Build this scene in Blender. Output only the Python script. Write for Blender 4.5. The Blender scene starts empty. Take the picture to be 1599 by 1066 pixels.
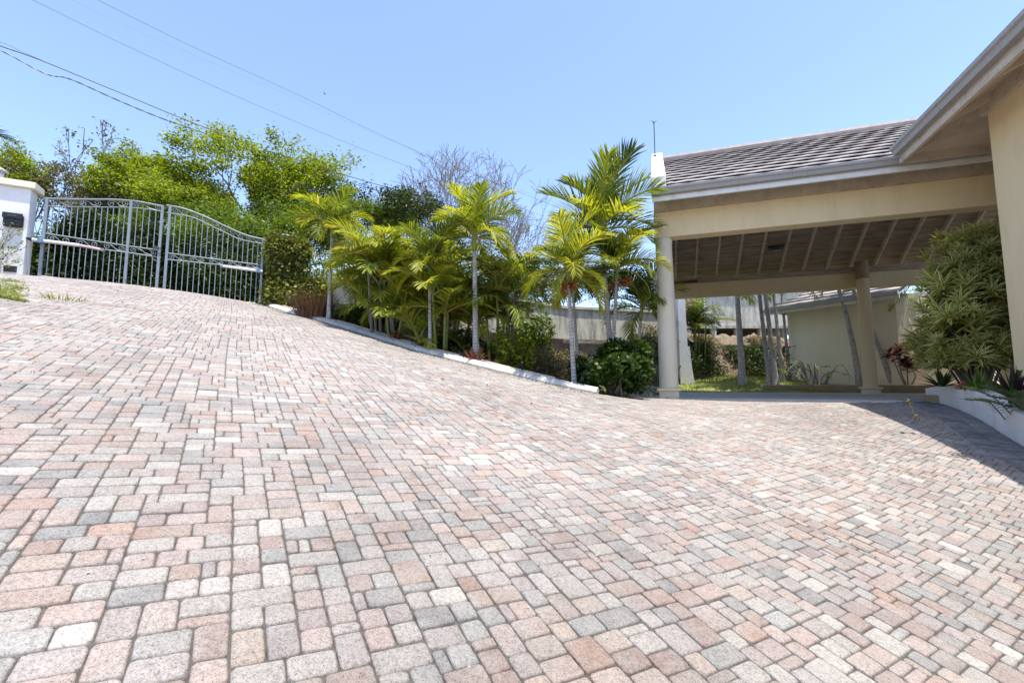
import bpy, math, random
import numpy as np
from mathutils import Vector, Matrix

# ------------------------------------------------------------------ camera, light, exposure
S = bpy.context.scene
COL = S.collection
PI = math.pi
F = 700.0                      # focal length in pixels of the 1599 px wide photograph
TH = math.atan(67.0 / F)       # camera pitched slightly up, eye at z = 0
cam = bpy.data.cameras.new('camera'); cam_o = bpy.data.objects.new('camera', cam); COL.objects.link(cam_o)
cam.sensor_width = 36.0; cam.lens = F / 1599.0 * 36.0
cam.clip_start = 0.05; cam.clip_end = 3000
cam_o.location = (0, 0, 0); cam_o.rotation_euler = (PI / 2 + TH, 0, 0)
S.camera = cam_o

SUN = Vector((0.142, -0.155, 1.0)).normalized()
world = bpy.data.worlds.new("World"); S.world = world; world.use_nodes = True
wn = world.node_tree; wn.nodes.clear()
wo = wn.nodes.new('ShaderNodeOutputWorld'); wb = wn.nodes.new('ShaderNodeBackground')
sky = wn.nodes.new('ShaderNodeTexSky'); sky.sky_type = 'NISHITA'; sky.sun_disc = False
sky.sun_elevation = math.asin(SUN.z); sky.sun_rotation = math.atan2(SUN.x, SUN.y)
sky.altitude = 0; sky.air_density = 1.0; sky.dust_density = 0.6; sky.ozone_density = 3.2
wb.inputs['Strength'].default_value = 0.125
tn = wn.nodes.new('ShaderNodeMix'); tn.data_type = 'RGBA'; tn.blend_type = 'MULTIPLY'; tn.inputs[0].default_value = 1.0
tn.inputs[7].default_value = (1.05, 0.985, 1.0, 1)
wn.links.new(sky.outputs[0], tn.inputs[6]); wn.links.new(tn.outputs[2], wb.inputs[0]); wn.links.new(wb.outputs[0], wo.inputs[0])
sl = bpy.data.lights.new('sun', 'SUN'); sl.energy = 2.8; sl.angle = math.radians(0.55); sl.color = (1.0, 0.95, 0.87)
so = bpy.data.objects.new('sun', sl); COL.objects.link(so)
so.rotation_euler = SUN.to_track_quat('Z', 'Y').to_euler(); so.location = (0, 0, 40)
S.view_settings.view_transform = 'Standard'; S.view_settings.look = 'None'
S.view_settings.gamma = 1.0; S.view_settings.exposure = 1.5
S.cycles.max_bounces = 8; S.cycles.transparent_max_bounces = 8

# ------------------------------------------------------------------ projection helpers
CT, ST = math.cos(TH), math.sin(TH)
def ray(px, py):
    u = (533.0 - py) / F
    k = CT - u * ST
    return ((px - 799.5) / F / k, (ST + u * CT) / k)
def W(px, py, Y):
    r = ray(px, py); return Vector((r[0] * Y, Y, r[1] * Y))

# house frame
HA = math.radians(18.5)
AX = Vector((math.cos(HA), -math.sin(HA), 0)); PX = Vector((math.sin(HA), math.cos(HA), 0))
O = W(1045, 620, 8.5)                  # foot of the near carport column
FLOOR = O.z - 0.012
def H(a, p, z=0.0): return Vector((O.x, O.y, 0)) + AX * a + PX * p + Vector((0, 0, z))

# ------------------------------------------------------------------ object helpers
def link(o, parent=None):
    COL.objects.link(o)
    if parent is not None: o.parent = parent
    return o
def tag(o, label, cat, group=None, kind=None):
    if label: o['label'] = label
    if cat: o['category'] = cat
    if group: o['group'] = group
    if kind: o['kind'] = kind
    return o
def thing(name, label, cat, loc=(0, 0, 0), rz=0.0, group=None):
    o = bpy.data.objects.new(name, None); o.empty_display_size = 0.2
    o.location = loc; o.rotation_euler = (0, 0, rz); link(o)
    return tag(o, label, cat, group)

class MB:
    def __init__(s): s.v = []; s.f = []; s.m = []
    def add(s, vs, fs, mi=0):
        n = len(s.v); s.v += [tuple(v) for v in vs]
        s.f += [tuple(i + n for i in f) for f in fs]; s.m += [mi] * len(fs)
    def box(s, x0, x1, y0, y1, z0, z1, mi=0):
        s.add([(x0,y0,z0),(x1,y0,z0),(x1,y1,z0),(x0,y1,z0),(x0,y0,z1),(x1,y0,z1),(x1,y1,z1),(x0,y1,z1)],
              [(0,3,2,1),(4,5,6,7),(0,1,5,4),(1,2,6,5),(2,3,7,6),(3,0,4,7)], mi)
    def hexa(s, p, mi=0):          # 8 corner points, bottom 4 then top 4
        s.add(p, [(0,3,2,1),(4,5,6,7),(0,1,5,4),(1,2,6,5),(2,3,7,6),(3,0,4,7)], mi)
    def bar(s, a, b, w, h, up=(0,0,1), mi=0):
        a = Vector(a); b = Vector(b); d = (b - a).normalized(); up = Vector(up)
        x = d.cross(up).normalized(); y = x.cross(d).normalized()
        x *= w / 2; y *= h / 2
        s.hexa([a-x-y, a+x-y, a+x+y, a-x+y, b-x-y, b+x-y, b+x+y, b-x+y], mi)
    def tube(s, pts, r, n=8, mi=0, cap=True):
        pts = [Vector(p) for p in pts]; k = len(pts)
        if not hasattr(r, '__len__'): r = [r] * k
        t = (pts[1] - pts[0]).normalized()
        x = t.orthogonal().normalized(); base = len(s.v); fs = []
        for i, p in enumerate(pts):
            if i == 0: t = pts[1] - pts[0]
            elif i == k - 1: t = pts[-1] - pts[-2]
            else: t = pts[i+1] - pts[i-1]
            t.normalize(); x = (x - t * x.dot(t)).normalized(); y = t.cross(x)
            for j in range(n):
                a = 2 * PI * j / n
                s.v.append(tuple(p + (x * math.cos(a) + y * math.sin(a)) * r[i]))
        for i in range(k - 1):
            for j in range(n):
                j2 = (j + 1) % n
                fs.append((base+i*n+j, base+i*n+j2, base+(i+1)*n+j2, base+(i+1)*n+j))
        if cap:
            fs.append(tuple(base + j for j in range(n))[::-1]); fs.append(tuple(base + (k-1)*n + j for j in range(n)))
        s.f += fs; s.m += [mi] * len(fs)
    def lathe(s, prof, c=(0,0,0), n=24, mi=0):
        base = len(s.v); fs = []
        for r, z in prof:
            for j in range(n):
                a = 2*PI*j/n; s.v.append((c[0]+r*math.cos(a), c[1]+r*math.sin(a), c[2]+z))
        for i in range(len(prof)-1):
            for j in range(n):
                j2 = (j+1) % n; fs.append((base+i*n+j, base+i*n+j2, base+(i+1)*n+j2, base+(i+1)*n+j))
        fs.append(tuple(base + j for j in range(n))[::-1]); fs.append(tuple(base + (len(prof)-1)*n + j for j in range(n)))
        s.f += fs; s.m += [mi]*len(fs)
    def build(s, name, mats, parent=None, smooth=False, bevel=0.0):
        me = bpy.data.meshes.new(name); me.from_pydata(s.v, [], s.f)
        if not isinstance(mats, (list, tuple)): mats = [mats]
        for m in mats: me.materials.append(m)
        me.polygons.foreach_set('material_index', s.m)
        if smooth: me.polygons.foreach_set('use_smooth', [True]*len(s.f))
        me.update()
        o = bpy.data.objects.new(name, me); link(o, parent)
        if bevel:
            b = o.modifiers.new('bevel', 'BEVEL'); b.width = bevel; b.segments = 2; b.limit_method = 'ANGLE'
        return o

def np_mesh(name, verts, faces, mats, parent=None, mi=None, smooth=False, col=None):
    """verts (n,3), faces (m,4) quads"""
    me = bpy.data.meshes.new(name)
    verts = np.asarray(verts, dtype=np.float32); faces = np.asarray(faces, dtype=np.int32)
    k = faces.shape[1]
    me.vertices.add(len(verts)); me.vertices.foreach_set('co', verts.ravel())
    me.loops.add(faces.size); me.loops.foreach_set('vertex_index', faces.ravel())
    me.polygons.add(len(faces)); me.polygons.foreach_set('loop_start', np.arange(0, faces.size, k, dtype=np.int32))
    if not isinstance(mats, (list, tuple)): mats = [mats]
    for m in mats: me.materials.append(m)
    if mi is not None: me.polygons.foreach_set('material_index', np.asarray(mi, dtype=np.int32))
    if smooth: me.polygons.foreach_set('use_smooth', np.ones(len(faces), dtype=bool))
    me.update(calc_edges=True); me.validate()
    if col is not None:
        at = me.color_attributes.new('tint', 'FLOAT_COLOR', 'POINT')
        c = np.ones((len(verts), 4), dtype=np.float32); c[:, :3] = col
        at.data.foreach_set('color', c.ravel())
    o = bpy.data.objects.new(name, me); link(o, parent)
    return o

# ------------------------------------------------------------------ materials
def newmat(name):
    m = bpy.data.materials.new(name); m.use_nodes = True
    nt = m.node_tree; b = nt.nodes['Principled BSDF']
    return m, nt, b
def N(nt, t, **kw):
    n = nt.nodes.new(t)
    for k, v in kw.items(): setattr(n, k, v)
    return n
def noise(nt, scale, detail=4, rough=0.6, coord='Object', stretch=None):
    tc = N(nt, 'ShaderNodeTexCoord'); n = N(nt, 'ShaderNodeTexNoise')
    n.inputs['Scale'].default_value = scale; n.inputs['Detail'].default_value = detail; n.inputs['Roughness'].default_value = rough
    if stretch:
        mp = N(nt, 'ShaderNodeMapping'); mp.inputs['Scale'].default_value = stretch
        nt.links.new(tc.outputs[coord], mp.inputs[0]); nt.links.new(mp.outputs[0], n.inputs['Vector'])
    else: nt.links.new(tc.outputs[coord], n.inputs['Vector'])
    return n
def ramp(nt, src, stops, interp='LINEAR'):
    r = N(nt, 'ShaderNodeValToRGB'); r.color_ramp.interpolation = interp
    e = r.color_ramp.elements
    while len(e) < len(stops): e.new(0.5)
    for i, (p, c) in enumerate(stops):
        e[i].position = p; e[i].color = (c[0], c[1], c[2], 1) if hasattr(c, '__len__') else (c, c, c, 1)
    nt.links.new(src, r.inputs[0]); return r
def mix(nt, a, b, fac, mode='MIX'):
    m = N(nt, 'ShaderNodeMix', data_type='RGBA', blend_type=mode)
    def s(i, v):
        if hasattr(v, 'is_linked') or hasattr(v, 'links'): nt.links.new(v, m.inputs[i])
        elif i == 0: m.inputs[0].default_value = v
        else: m.inputs[i].default_value = (v[0], v[1], v[2], 1)
    s(0, fac); s(6, a); s(7, b)
    return m.outputs[2]
def bump(nt, b, src, strength, dist=0.01):
    bn = N(nt, 'ShaderNodeBump'); bn.inputs['Strength'].default_value = strength; bn.inputs['Distance'].default_value = dist
    nt.links.new(src, bn.inputs['Height']); nt.links.new(bn.outputs[0], b.inputs['Normal'])
def pm(name, c1, c2, scale=6, rough=0.7, bmp=0.2, stain=None, stain_scale=1.5, stain_amt=0.5, stretch=None, metal=0.0, dist=0.01, spec=0.4):
    m, nt, b = newmat(name)
    n = noise(nt, scale, 5, 0.65, stretch=stretch)
    r = ramp(nt, n.outputs['Fac'], [(0.3, c1), (0.7, c2)])
    out = r.outputs[0]
    if stain:
        n2 = noise(nt, stain_scale, 8, 0.75, stretch=stretch)
        r2 = ramp(nt, n2.outputs['Fac'], [(0.5, 0.0), (0.72, stain_amt)])
        out = mix(nt, out, stain, r2.outputs[0])
    nt.links.new(out, b.inputs['Base Color'])
    b.inputs['Roughness'].default_value = rough; b.inputs['Metallic'].default_value = metal
    b.inputs['Specular IOR Level'].default_value = spec
    if bmp:
        n3 = noise(nt, scale * 6, 4, 0.7, stretch=stretch); bump(nt, b, n3.outputs['Fac'], bmp, dist)
    return m
def leafm(name, cols, trans=0.35, rough=0.5):
    m, nt, b = newmat(name)
    g = N(nt, 'ShaderNodeNewGeometry')
    r = ramp(nt, g.outputs['Random Per Island'], [(i / max(1, len(cols) - 1), c) for i, c in enumerate(cols)])
    n = noise(nt, 0.7, 3); r2 = ramp(nt, n.outputs['Fac'], [(0.3, 0.72), (0.7, 1.25)])
    c = mix(nt, r.outputs[0], r2.outputs[0], 1.0, 'MULTIPLY')
    nt.links.new(c, b.inputs['Base Color']); b.inputs['Roughness'].default_value = rough
    b.inputs['Specular IOR Level'].default_value = 0.35
    t = N(nt, 'ShaderNodeBsdfTranslucent'); ms = N(nt, 'ShaderNodeMixShader'); ms.inputs[0].default_value = trans
    c2 = mix(nt, c, (1.25, 1.2, 0.5), 1.0, 'MULTIPLY'); nt.links.new(c2, t.inputs[0])
    out = nt.nodes['Material Output']
    nt.links.new(b.outputs[0], ms.inputs[1]); nt.links.new(t.outputs[0], ms.inputs[2]); nt.links.new(ms.outputs[0], out.inputs[0])
    return m

M = {}
M['cream'] = pm('cream_render', (0.78,0.63,0.38), (0.82,0.67,0.42), 3, 0.85, 0.35, (0.46,0.38,0.26), 1.6, 0.30, stretch=(1.6,1.6,.45), dist=0.006)
M['cream_pale'] = pm('pale_cream_render', (0.76,0.70,0.55), (0.81,0.75,0.60), 3, 0.85, 0.25, (0.5,0.44,0.33), 1.2, 0.3, dist=0.004)
M['soffit'] = pm('whitewashed_boards', (0.50,0.42,0.33), (0.62,0.54,0.44), 4, 0.8, 0.3, (0.22,0.15,0.10), 5, 0.6)
M['guest'] = pm('guest_house_render_lightened', (0.84,0.77,0.58), (0.88,0.81,0.63), 3, 0.85, 0.25, (0.6,0.53,0.4), 1.2, 0.25, dist=0.004)  # cream lightened to stand in for light this shaded wall doesn't receive
M['white'] = pm('white_paint', (0.74,0.73,0.70), (0.80,0.79,0.76), 5, 0.6, 0.15, (0.42,0.38,0.32), 3, 0.5)
M['white_wall'] = pm('white_wall_paint', (0.74,0.74,0.73), (0.80,0.80,0.79), 4, 0.8, 0.3, (0.45,0.42,0.36), 2.2, 0.45)
M['gutter'] = pm('grey_gutter_paint', (0.33,0.33,0.33), (0.43,0.42,0.41), 9, 0.5, 0.1, (0.22,0.21,0.20), 4, 0.5, stretch=(8,8,1))
M['galv'] = pm('galvanised_paint', (0.20,0.235,0.26), (0.31,0.345,0.365), 14, 0.45, 0.1, (0.22,0.24,0.25), 7, 0.4, metal=0.3)
M['black'] = pm('black_plastic', (0.012,0.012,0.013), (0.022,0.022,0.024), 20, 0.4, 0.1)
M['dark_metal'] = pm('dark_metal', (0.04,0.04,0.04), (0.09,0.085,0.08), 20, 0.5, 0.1)
M['arm'] = pm('white_tube_paint', (0.55,0.55,0.56), (0.7,0.7,0.7), 12, 0.4, 0.1)
M['blue'] = pm('faded_blue_paint', (0.10,0.19,0.33), (0.17,0.26,0.40), 20, 0.5, 0.1)
M['pink'] = pm('faded_pink_tape', (0.55,0.38,0.42), (0.65,0.5,0.52), 20, 0.6, 0.1)
M['slab'] = pm('carport_slab', (0.42,0.41,0.38), (0.5,0.49,0.46), 5, 0.8, 0.3, (0.3,0.28,0.25), 3, 0.4)
M['tan'] = pm('tan_planter_paint', (0.33,0.24,0.15), (0.40,0.30,0.19), 4, 0.8, 0.3)
M['kerb'] = pm('kerb_paint', (0.42,0.395,0.36), (0.56,0.53,0.49), 6, 0.85, 0.8, (0.19,0.175,0.155), 3.5, 0.85)
M['stone_edge'] = pm('mortar_edge', (0.42,0.34,0.27), (0.55,0.46,0.38), 9, 0.9, 0.6, (0.25,0.2,0.15), 5, 0.6)
M['bark'] = pm('bark', (0.10,0.08,0.06), (0.20,0.17,0.14), 14, 0.9, 0.6, stretch=(1,1,.3))
M['bark_pale'] = pm('pale_bark', (0.13,0.115,0.105), (0.25,0.225,0.21), 14, 0.9, 0.5, stretch=(1,1,.3))
M['bark_grey'] = pm('grey_twigs', (0.16,0.145,0.12), (0.26,0.24,0.20), 10, 0.9, 0.3)
M['shaft'] = pm('crownshaft', (0.16,0.22,0.06), (0.30,0.34,0.09), 5, 0.45, 0.1)
M['fruit'] = pm('red_fruit', (0.26,0.05,0.02), (0.38,0.13,0.03), 30, 0.4, 0.1)
M['glass'] = pm('dark_glass', (0.02,0.025,0.03), (0.04,0.045,0.05), 2, 0.08, 0.0, spec=0.8)
M['lampglass'] = pm('frosted_lamp_glass', (0.35,0.38,0.40), (0.45,0.48,0.5), 8, 0.3, 0.0)
M['cable'] = pm('cable_black', (0.03,0.03,0.035), (0.07,0.07,0.075), 8, 0.6, 0.0)
M['cable_grey'] = pm('cable_grey', (0.16,0.17,0.19), (0.26,0.27,0.29), 8, 0.5, 0.0)
M['soil'] = pm('soil', (0.13,0.09,0.06), (0.26,0.20,0.14), 3, 0.95, 0.9, (0.10,0.12,0.04), 1.5, 0.5, dist=0.05)
M['rock'] = pm('rock', (0.20,0.18,0.17), (0.40,0.37,0.34), 2, 0.95, 1.0, (0.10,0.09,0.07), 1.5, 0.6, dist=0.08)
M['redboard'] = pm('red_brown_board', (0.12,0.03,0.02), (0.18,0.05,0.03), 10, 0.6, 0.1)

# palm trunk: pale grey with rings along its length
m, nt, b = newmat('palm_trunk'); M['trunk'] = m
tc = N(nt, 'ShaderNodeTexCoord'); w = N(nt, 'ShaderNodeTexWave', wave_type='BANDS', bands_direction='Z')
w.inputs['Scale'].default_value = 5.5; w.inputs['Distortion'].default_value = 1.2; w.inputs['Detail'].default_value = 2
nt.links.new(tc.outputs['Object'], w.inputs[0])
r = ramp(nt, w.outputs['Fac'], [(0.0, (0.33,0.31,0.30)), (0.25, (0.44,0.42,0.41)), (1.0, (0.50,0.48,0.47))])
n = noise(nt, 9, 5, 0.7); r2 = ramp(nt, n.outputs['Fac'], [(0.35, 0.62), (0.65, 1.1)])
nt.links.new(mix(nt, r.outputs[0], r2.outputs[0], 1.0, 'MULTIPLY'), b.inputs['Base Color'])
b.inputs['Roughness'].default_value = 0.85; bump(nt, b, w.outputs['Fac'], 0.5, 0.01)

# wooden ceiling boards: planks with dark seams and knots, in the house frame
m, nt, b = newmat('ceiling_boards'); M['boards'] = m
tc = N(nt, 'ShaderNodeTexCoord')
w = N(nt, 'ShaderNodeTexWave', wave_type='BANDS', bands_direction='Y', wave_profile='SAW'); w.inputs['Scale'].default_value = 2.2
nt.links.new(tc.outputs['Object'], w.inputs[0])
seam = ramp(nt, w.outputs['Fac'], [(0.0, 0.25), (0.06, 1.0), (0.94, 0.95), (1.0, 0.35)])
n = noise(nt, 3, 8, 0.75, stretch=(0.5, 5, 5)); c = ramp(nt, n.outputs['Fac'], [(0.3, (0.15,0.11,0.08)), (0.50, (0.40,0.32,0.25)), (0.75, (0.60,0.52,0.43))])
nt.links.new(mix(nt, c.outputs[0], seam.outputs[0], 1.0, 'MULTIPLY'), b.inputs['Base Color']); b.inputs['Roughness'].default_value = 0.85
M['rafter'] = pm('rafter_paint', (0.56,0.49,0.39), (0.68,0.61,0.50), 5, 0.8, 0.2, (0.08,0.06,0.05), 4, 0.5)

# roof tiles
m, nt, b = newmat('roof_tiles'); M['tile'] = m
tc = N(nt, 'ShaderNodeTexCoord'); br = N(nt, 'ShaderNodeTexBrick')
g = N(nt, 'ShaderNodeNewGeometry')
c = ramp(nt, g.outputs['Random Per Island'], [(0.0, (0.29,0.26,0.245)), (0.5, (0.33,0.30,0.285)), (1.0, (0.37,0.335,0.32))])
n = noise(nt, 5, 6, 0.7); r2 = ramp(nt, n.outputs['Fac'], [(0.3, 0.75), (0.7, 1.15)])
nt.links.new(mix(nt, c.outputs[0], r2.outputs[0], 1.0, 'MULTIPLY'), b.inputs['Base Color']); b.inputs['Roughness'].default_value = 0.8
n = noise(nt, 60, 3); bump(nt, b, n.outputs['Fac'], 0.3, 0.005)
nt.nodes.remove(br)

# pavers
m, nt, b = newmat('pavers'); M['paver'] = m
at = N(nt, 'ShaderNodeVertexColor', layer_name='tint')
n1 = noise(nt, 7, 4, 0.6); r1 = ramp(nt, n1.outputs['Fac'], [(0.40, 0.0), (0.62, 0.55)])
c = mix(nt, at.outputs[0], (0.36,0.335,0.305), r1.outputs[0])
n2 = noise(nt, 210, 4, 0.8); r2 = ramp(nt, n2.outputs['Fac'], [(0.34, 0.22), (0.46, 0.95), (0.62, 1.16)])
c = mix(nt, c, r2.outputs[0], 1.0, 'MULTIPLY')
n3 = noise(nt, 75, 5, 0.75); r3 = ramp(nt, n3.outputs['Fac'], [(0.34, 0.70), (0.5, 1.0), (0.66, 1.14)])
c = mix(nt, c, r3.outputs[0], 1.0, 'MULTIPLY')
n4 = noise(nt, 0.6, 6, 0.7); r4 = ramp(nt, n4.outputs['Fac'], [(0.35, 0.78), (0.65, 1.12)])
c = mix(nt, c, r4.outputs[0], 1.0, 'MULTIPLY')
n6 = noise(nt, 2.3, 8, 0.8); r6 = ramp(nt, n6.outputs['Fac'], [(0.54, 0.0), (0.70, 0.45)])
c = mix(nt, c, (0.20,0.175,0.15), r6.outputs[0])
nt.links.new(c, b.inputs['Base Color']); b.inputs['Roughness'].default_value = 0.9; b.inputs['Specular IOR Level'].default_value = 0.25
n5 = noise(nt, 130, 5, 0.8); bump(nt, b, n5.outputs['Fac'], 0.7, 0.006)
M['joint'] = pm('joint_sand', (0.06,0.052,0.045), (0.15,0.13,0.11), 30, 0.95, 0.8, (0.25,0.23,0.21), 40, 0.5)

# lawn
m, nt, b = newmat('lawn'); M['lawn'] = m
n = noise(nt, 1.2, 8, 0.75); r = ramp(nt, n.outputs['Fac'], [(0.3, (0.17,0.21,0.04)), (0.55, (0.29,0.33,0.08)), (0.75, (0.42,0.40,0.16))])
nt.links.new(r.outputs[0], b.inputs['Base Color']); b.inputs['Roughness'].default_value = 0.95
n = noise(nt, 40, 4); bump(nt, b, n.outputs['Fac'], 1.0, 0.04)
# stained concrete of the neighbour's wall
m, nt, b = newmat('mouldy_concrete'); M['mould'] = m
n = noise(nt, 2.5, 8, 0.75, stretch=(2.2, 2.2, .45)); r = ramp(nt, n.outputs['Fac'], [(0.44, 0.0), (0.66, 0.75)])
n2 = noise(nt, 3, 3); r2 = ramp(nt, n2.outputs['Fac'], [(0.3, (0.50,0.47,0.38)), (0.7, (0.60,0.57,0.47))])
nt.links.new(mix(nt, r2.outputs[0], (0.10,0.095,0.08), r.outputs[0]), b.inputs['Base Color']); b.inputs['Roughness'].default_value = 0.9
n = noise(nt, 20, 4); bump(nt, b, n.outputs['Fac'], 0.4, 0.01)

M['leaf_bright'] = leafm('leaf_bright', [(0.04,0.07,0.012), (0.24,0.32,0.015), (0.10,0.15,0.015), (0.38,0.44,0.03), (0.18,0.25,0.015), (0.30,0.37,0.02)], 0.42)
M['leaf_mid'] = leafm('leaf_mid', [(0.06,0.11,0.015), (0.11,0.18,0.02), (0.19,0.26,0.03), (0.09,0.15,0.02)], 0.38)
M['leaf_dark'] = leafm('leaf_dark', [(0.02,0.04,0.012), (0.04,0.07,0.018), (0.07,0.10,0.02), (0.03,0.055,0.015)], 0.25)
M['leaf_olive'] = leafm('leaf_olive', [(0.10,0.09,0.05), (0.12,0.13,0.04), (0.20,0.17,0.10), (0.09,0.11,0.03)], 0.25)
M['leaf_dry'] = leafm('leaf_dry', [(0.16,0.12,0.07), (0.26,0.21,0.12), (0.13,0.13,0.05), (0.34,0.27,0.17)], 0.25)
M['leaf_brown'] = leafm('leaf_brown', [(0.16,0.07,0.03), (0.26,0.13,0.06), (0.34,0.20,0.11)], 0.25)
M['leaf_creeper'] = leafm('leaf_creeper', [(0.07,0.12,0.025), (0.12,0.18,0.03), (0.42,0.38,0.10), (0.09,0.15,0.025), (0.34,0.28,0.12)], 0.35)
M['leaf_mound'] = leafm('leaf_mound', [(0.025,0.055,0.012), (0.045,0.085,0.018), (0.07,0.12,0.02)], 0.3, 0.35)
M['leaf_maroon'] = leafm('leaf_maroon', [(0.06,0.012,0.016), (0.11,0.02,0.025), (0.04,0.012,0.015)], 0.25)
M['leaf_red'] = leafm('leaf_red', [(0.26,0.07,0.05), (0.16,0.05,0.06), (0.34,0.13,0.07), (0.12,0.10,0.04)], 0.3)
M['leaf_purple'] = leafm('leaf_purple', [(0.03,0.016,0.028), (0.055,0.025,0.04), (0.02,0.035,0.022)], 0.2)
M['leaf_pair'] = leafm('leaf_fresh', [(0.05,0.12,0.03), (0.08,0.18,0.04), (0.11,0.22,0.05)], 0.3, 0.3)
M['leaf_cream'] = leafm('leaf_margin', [(0.60,0.56,0.22), (0.72,0.68,0.30), (0.46,0.46,0.15)], 0.35)
M['leaf_core'] = leafm('leaf_core', [(0.08,0.13,0.02), (0.16,0.22,0.03), (0.28,0.32,0.07)], 0.35)
M['frond_yellow'] = leafm('frond_yellow', [(0.19,0.27,0.02), (0.36,0.40,0.03), (0.54,0.50,0.08), (0.27,0.34,0.025)], 0.45)
M['frond_green'] = leafm('frond_green', [(0.10,0.16,0.02), (0.18,0.25,0.025), (0.31,0.35,0.05), (0.14,0.20,0.02)], 0.38)
M['frond_deep'] = leafm('frond_deep', [(0.025,0.055,0.012), (0.05,0.095,0.018), (0.09,0.14,0.02)], 0.3)
M['frond_dry'] = leafm('frond_dry', [(0.30,0.22,0.14), (0.38,0.30,0.20), (0.22,0.15,0.10)], 0.25)
M['rachis'] = pm('rachis', (0.26,0.25,0.06), (0.34,0.31,0.09), 8, 0.5, 0.0)
M['grass'] = leafm('grass_blades', [(0.14,0.19,0.04), (0.22,0.27,0.06), (0.30,0.31,0.10)], 0.35)
M['flower'] = leafm('white_petal', [(0.62,0.60,0.55), (0.75,0.73,0.68)], 0.3)
M['petal_pink'] = leafm('pink_petal', [(0.6,0.05,0.12), (0.7,0.10,0.2)], 0.3)

# ------------------------------------------------------------------ terrain height (thin plate spline through surveyed points)
def r3(px, py, Y): p = W(px, py, Y); return (p.x, p.y, p.z)
KERB = [r3(404,477,11.6), r3(455,490,10.7), r3(515,506,9.9), r3(580,526,9.1), r3(650,548,8.35), r3(740,571,7.6), r3(835,594,7.1), r3(932,615,6.75)]
GL = r3(61,433,9.5); GR = r3(407,476,11.5)
CP = [(0,0,-1.0), (-1.5,1.5,-.45), (-4,4,.46), (-7,7,1.52), (-8,3,1.07), (-5,1.5,.22), (1.5,1.2,-1.08), (3,2,-1.08), (5,1.2,-1.25),
      GL, GR, r3(0,432,9.2), (O.x, O.y-.2, O.z-.02), (6.6,7.1,O.z-.02), (4.9,4.3,-.64), (5.6,5.4,-.45), (2.1,7.5,-.235),
      (5.2,15.2,-.2), (8,15.8,.1), (9.5,17.8,.26), (12,12,-.3), (15,7,-.3), (2.2,9.5,-.25), (2.5,12,-.12), tuple(H(3,3.5,O.z-.08)), tuple(H(6,7.3,O.z-.03)), tuple(H(2,7.3,O.z-.03)), (0,10.5,.15), (-1.5,12,.5), (-5,14,1.6),
      (-12,14,2.5), (-20,20,3.4), (-20,4,3.2), (0,-5,-1.6), (-8,-5,-.2), (8,-5,-1.7), (20,20,.3), (10,3,-.5), (-6,22,2.4), (4,26,1.0)] + KERB[1:]
cp = np.array(CP, dtype=float)
def U(r2): return 0.5 * r2 * np.log(np.maximum(r2, 1e-12))
_n = len(cp); _d = ((cp[:,None,:2]-cp[None,:,:2])**2).sum(-1)
_A = np.zeros((_n+3,_n+3)); _A[:_n,:_n] = U(_d) + np.eye(_n)*0.02; _A[:_n,_n] = 1; _A[:_n,_n+1:] = cp[:,:2]; _A[_n,:_n] = 1; _A[_n+1:,:_n] = cp[:,:2].T
_s = np.linalg.solve(_A, np.concatenate([cp[:,2], [0,0,0]]))
def gz(x, y):
    """terrain height for arrays x, y; beyond 24 m from (-1,8) it holds the value on that circle"""
    x = np.asarray(x, float); y = np.asarray(y, float)
    dx, dy = x + 1, y - 8; d = np.sqrt(dx*dx + dy*dy) + 1e-9; k = np.minimum(1.0, 24.0 / d)
    x = -1 + dx * k; y = 8 + dy * k
    d2 = (x[..., None] - cp[:,0])**2 + (y[..., None] - cp[:,1])**2
    return (U(d2) * _s[:_n]).sum(-1) + _s[_n] + _s[_n+1] * x + _s[_n+2] * y
def g1(x, y): return float(gz(np.array([x]), np.array([y]))[0])
def on_ground(px, py, y0=3.0, y1=40.0):
    """first point where the sight line through a pixel meets the terrain (used at build time only)"""
    r = ray(px, py); ys = np.linspace(y0, y1, 600); z = gz(ys * r[0], ys) - ys * r[1]
    i = np.argmax(z > 0) if (z > 0).any() else len(ys) - 1
    Y = ys[i]; return Vector((Y * r[0], Y, g1(Y * r[0], Y)))

# ground sheet out to the horizon
def ground_sheet():
    rad = np.concatenate([np.linspace(0, 30, 91), np.geomspace(31, 1500, 24)]); ang = np.linspace(0, 2*PI, 193)[:-1]
    x = 1 + rad[:,None] * np.cos(ang); y = 7 + rad[:,None] * np.sin(ang)
    z = gz(x.ravel(), y.ravel()).reshape(x.shape) - 0.09
    rs = np.random.RandomState(3); 
    v = np.stack([x, y, z], -1).reshape(-1, 3); n = len(ang)
    f = [(i*n+j, (i+1)*n+j, (i+1)*n+(j+1)%n, i*n+(j+1)%n) for i in range(len(rad)-1) for j in range(n)]
    o = np_mesh('ground', v, f, M['soil'], smooth=True); o['kind'] = 'structure'
ground_sheet()

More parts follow.
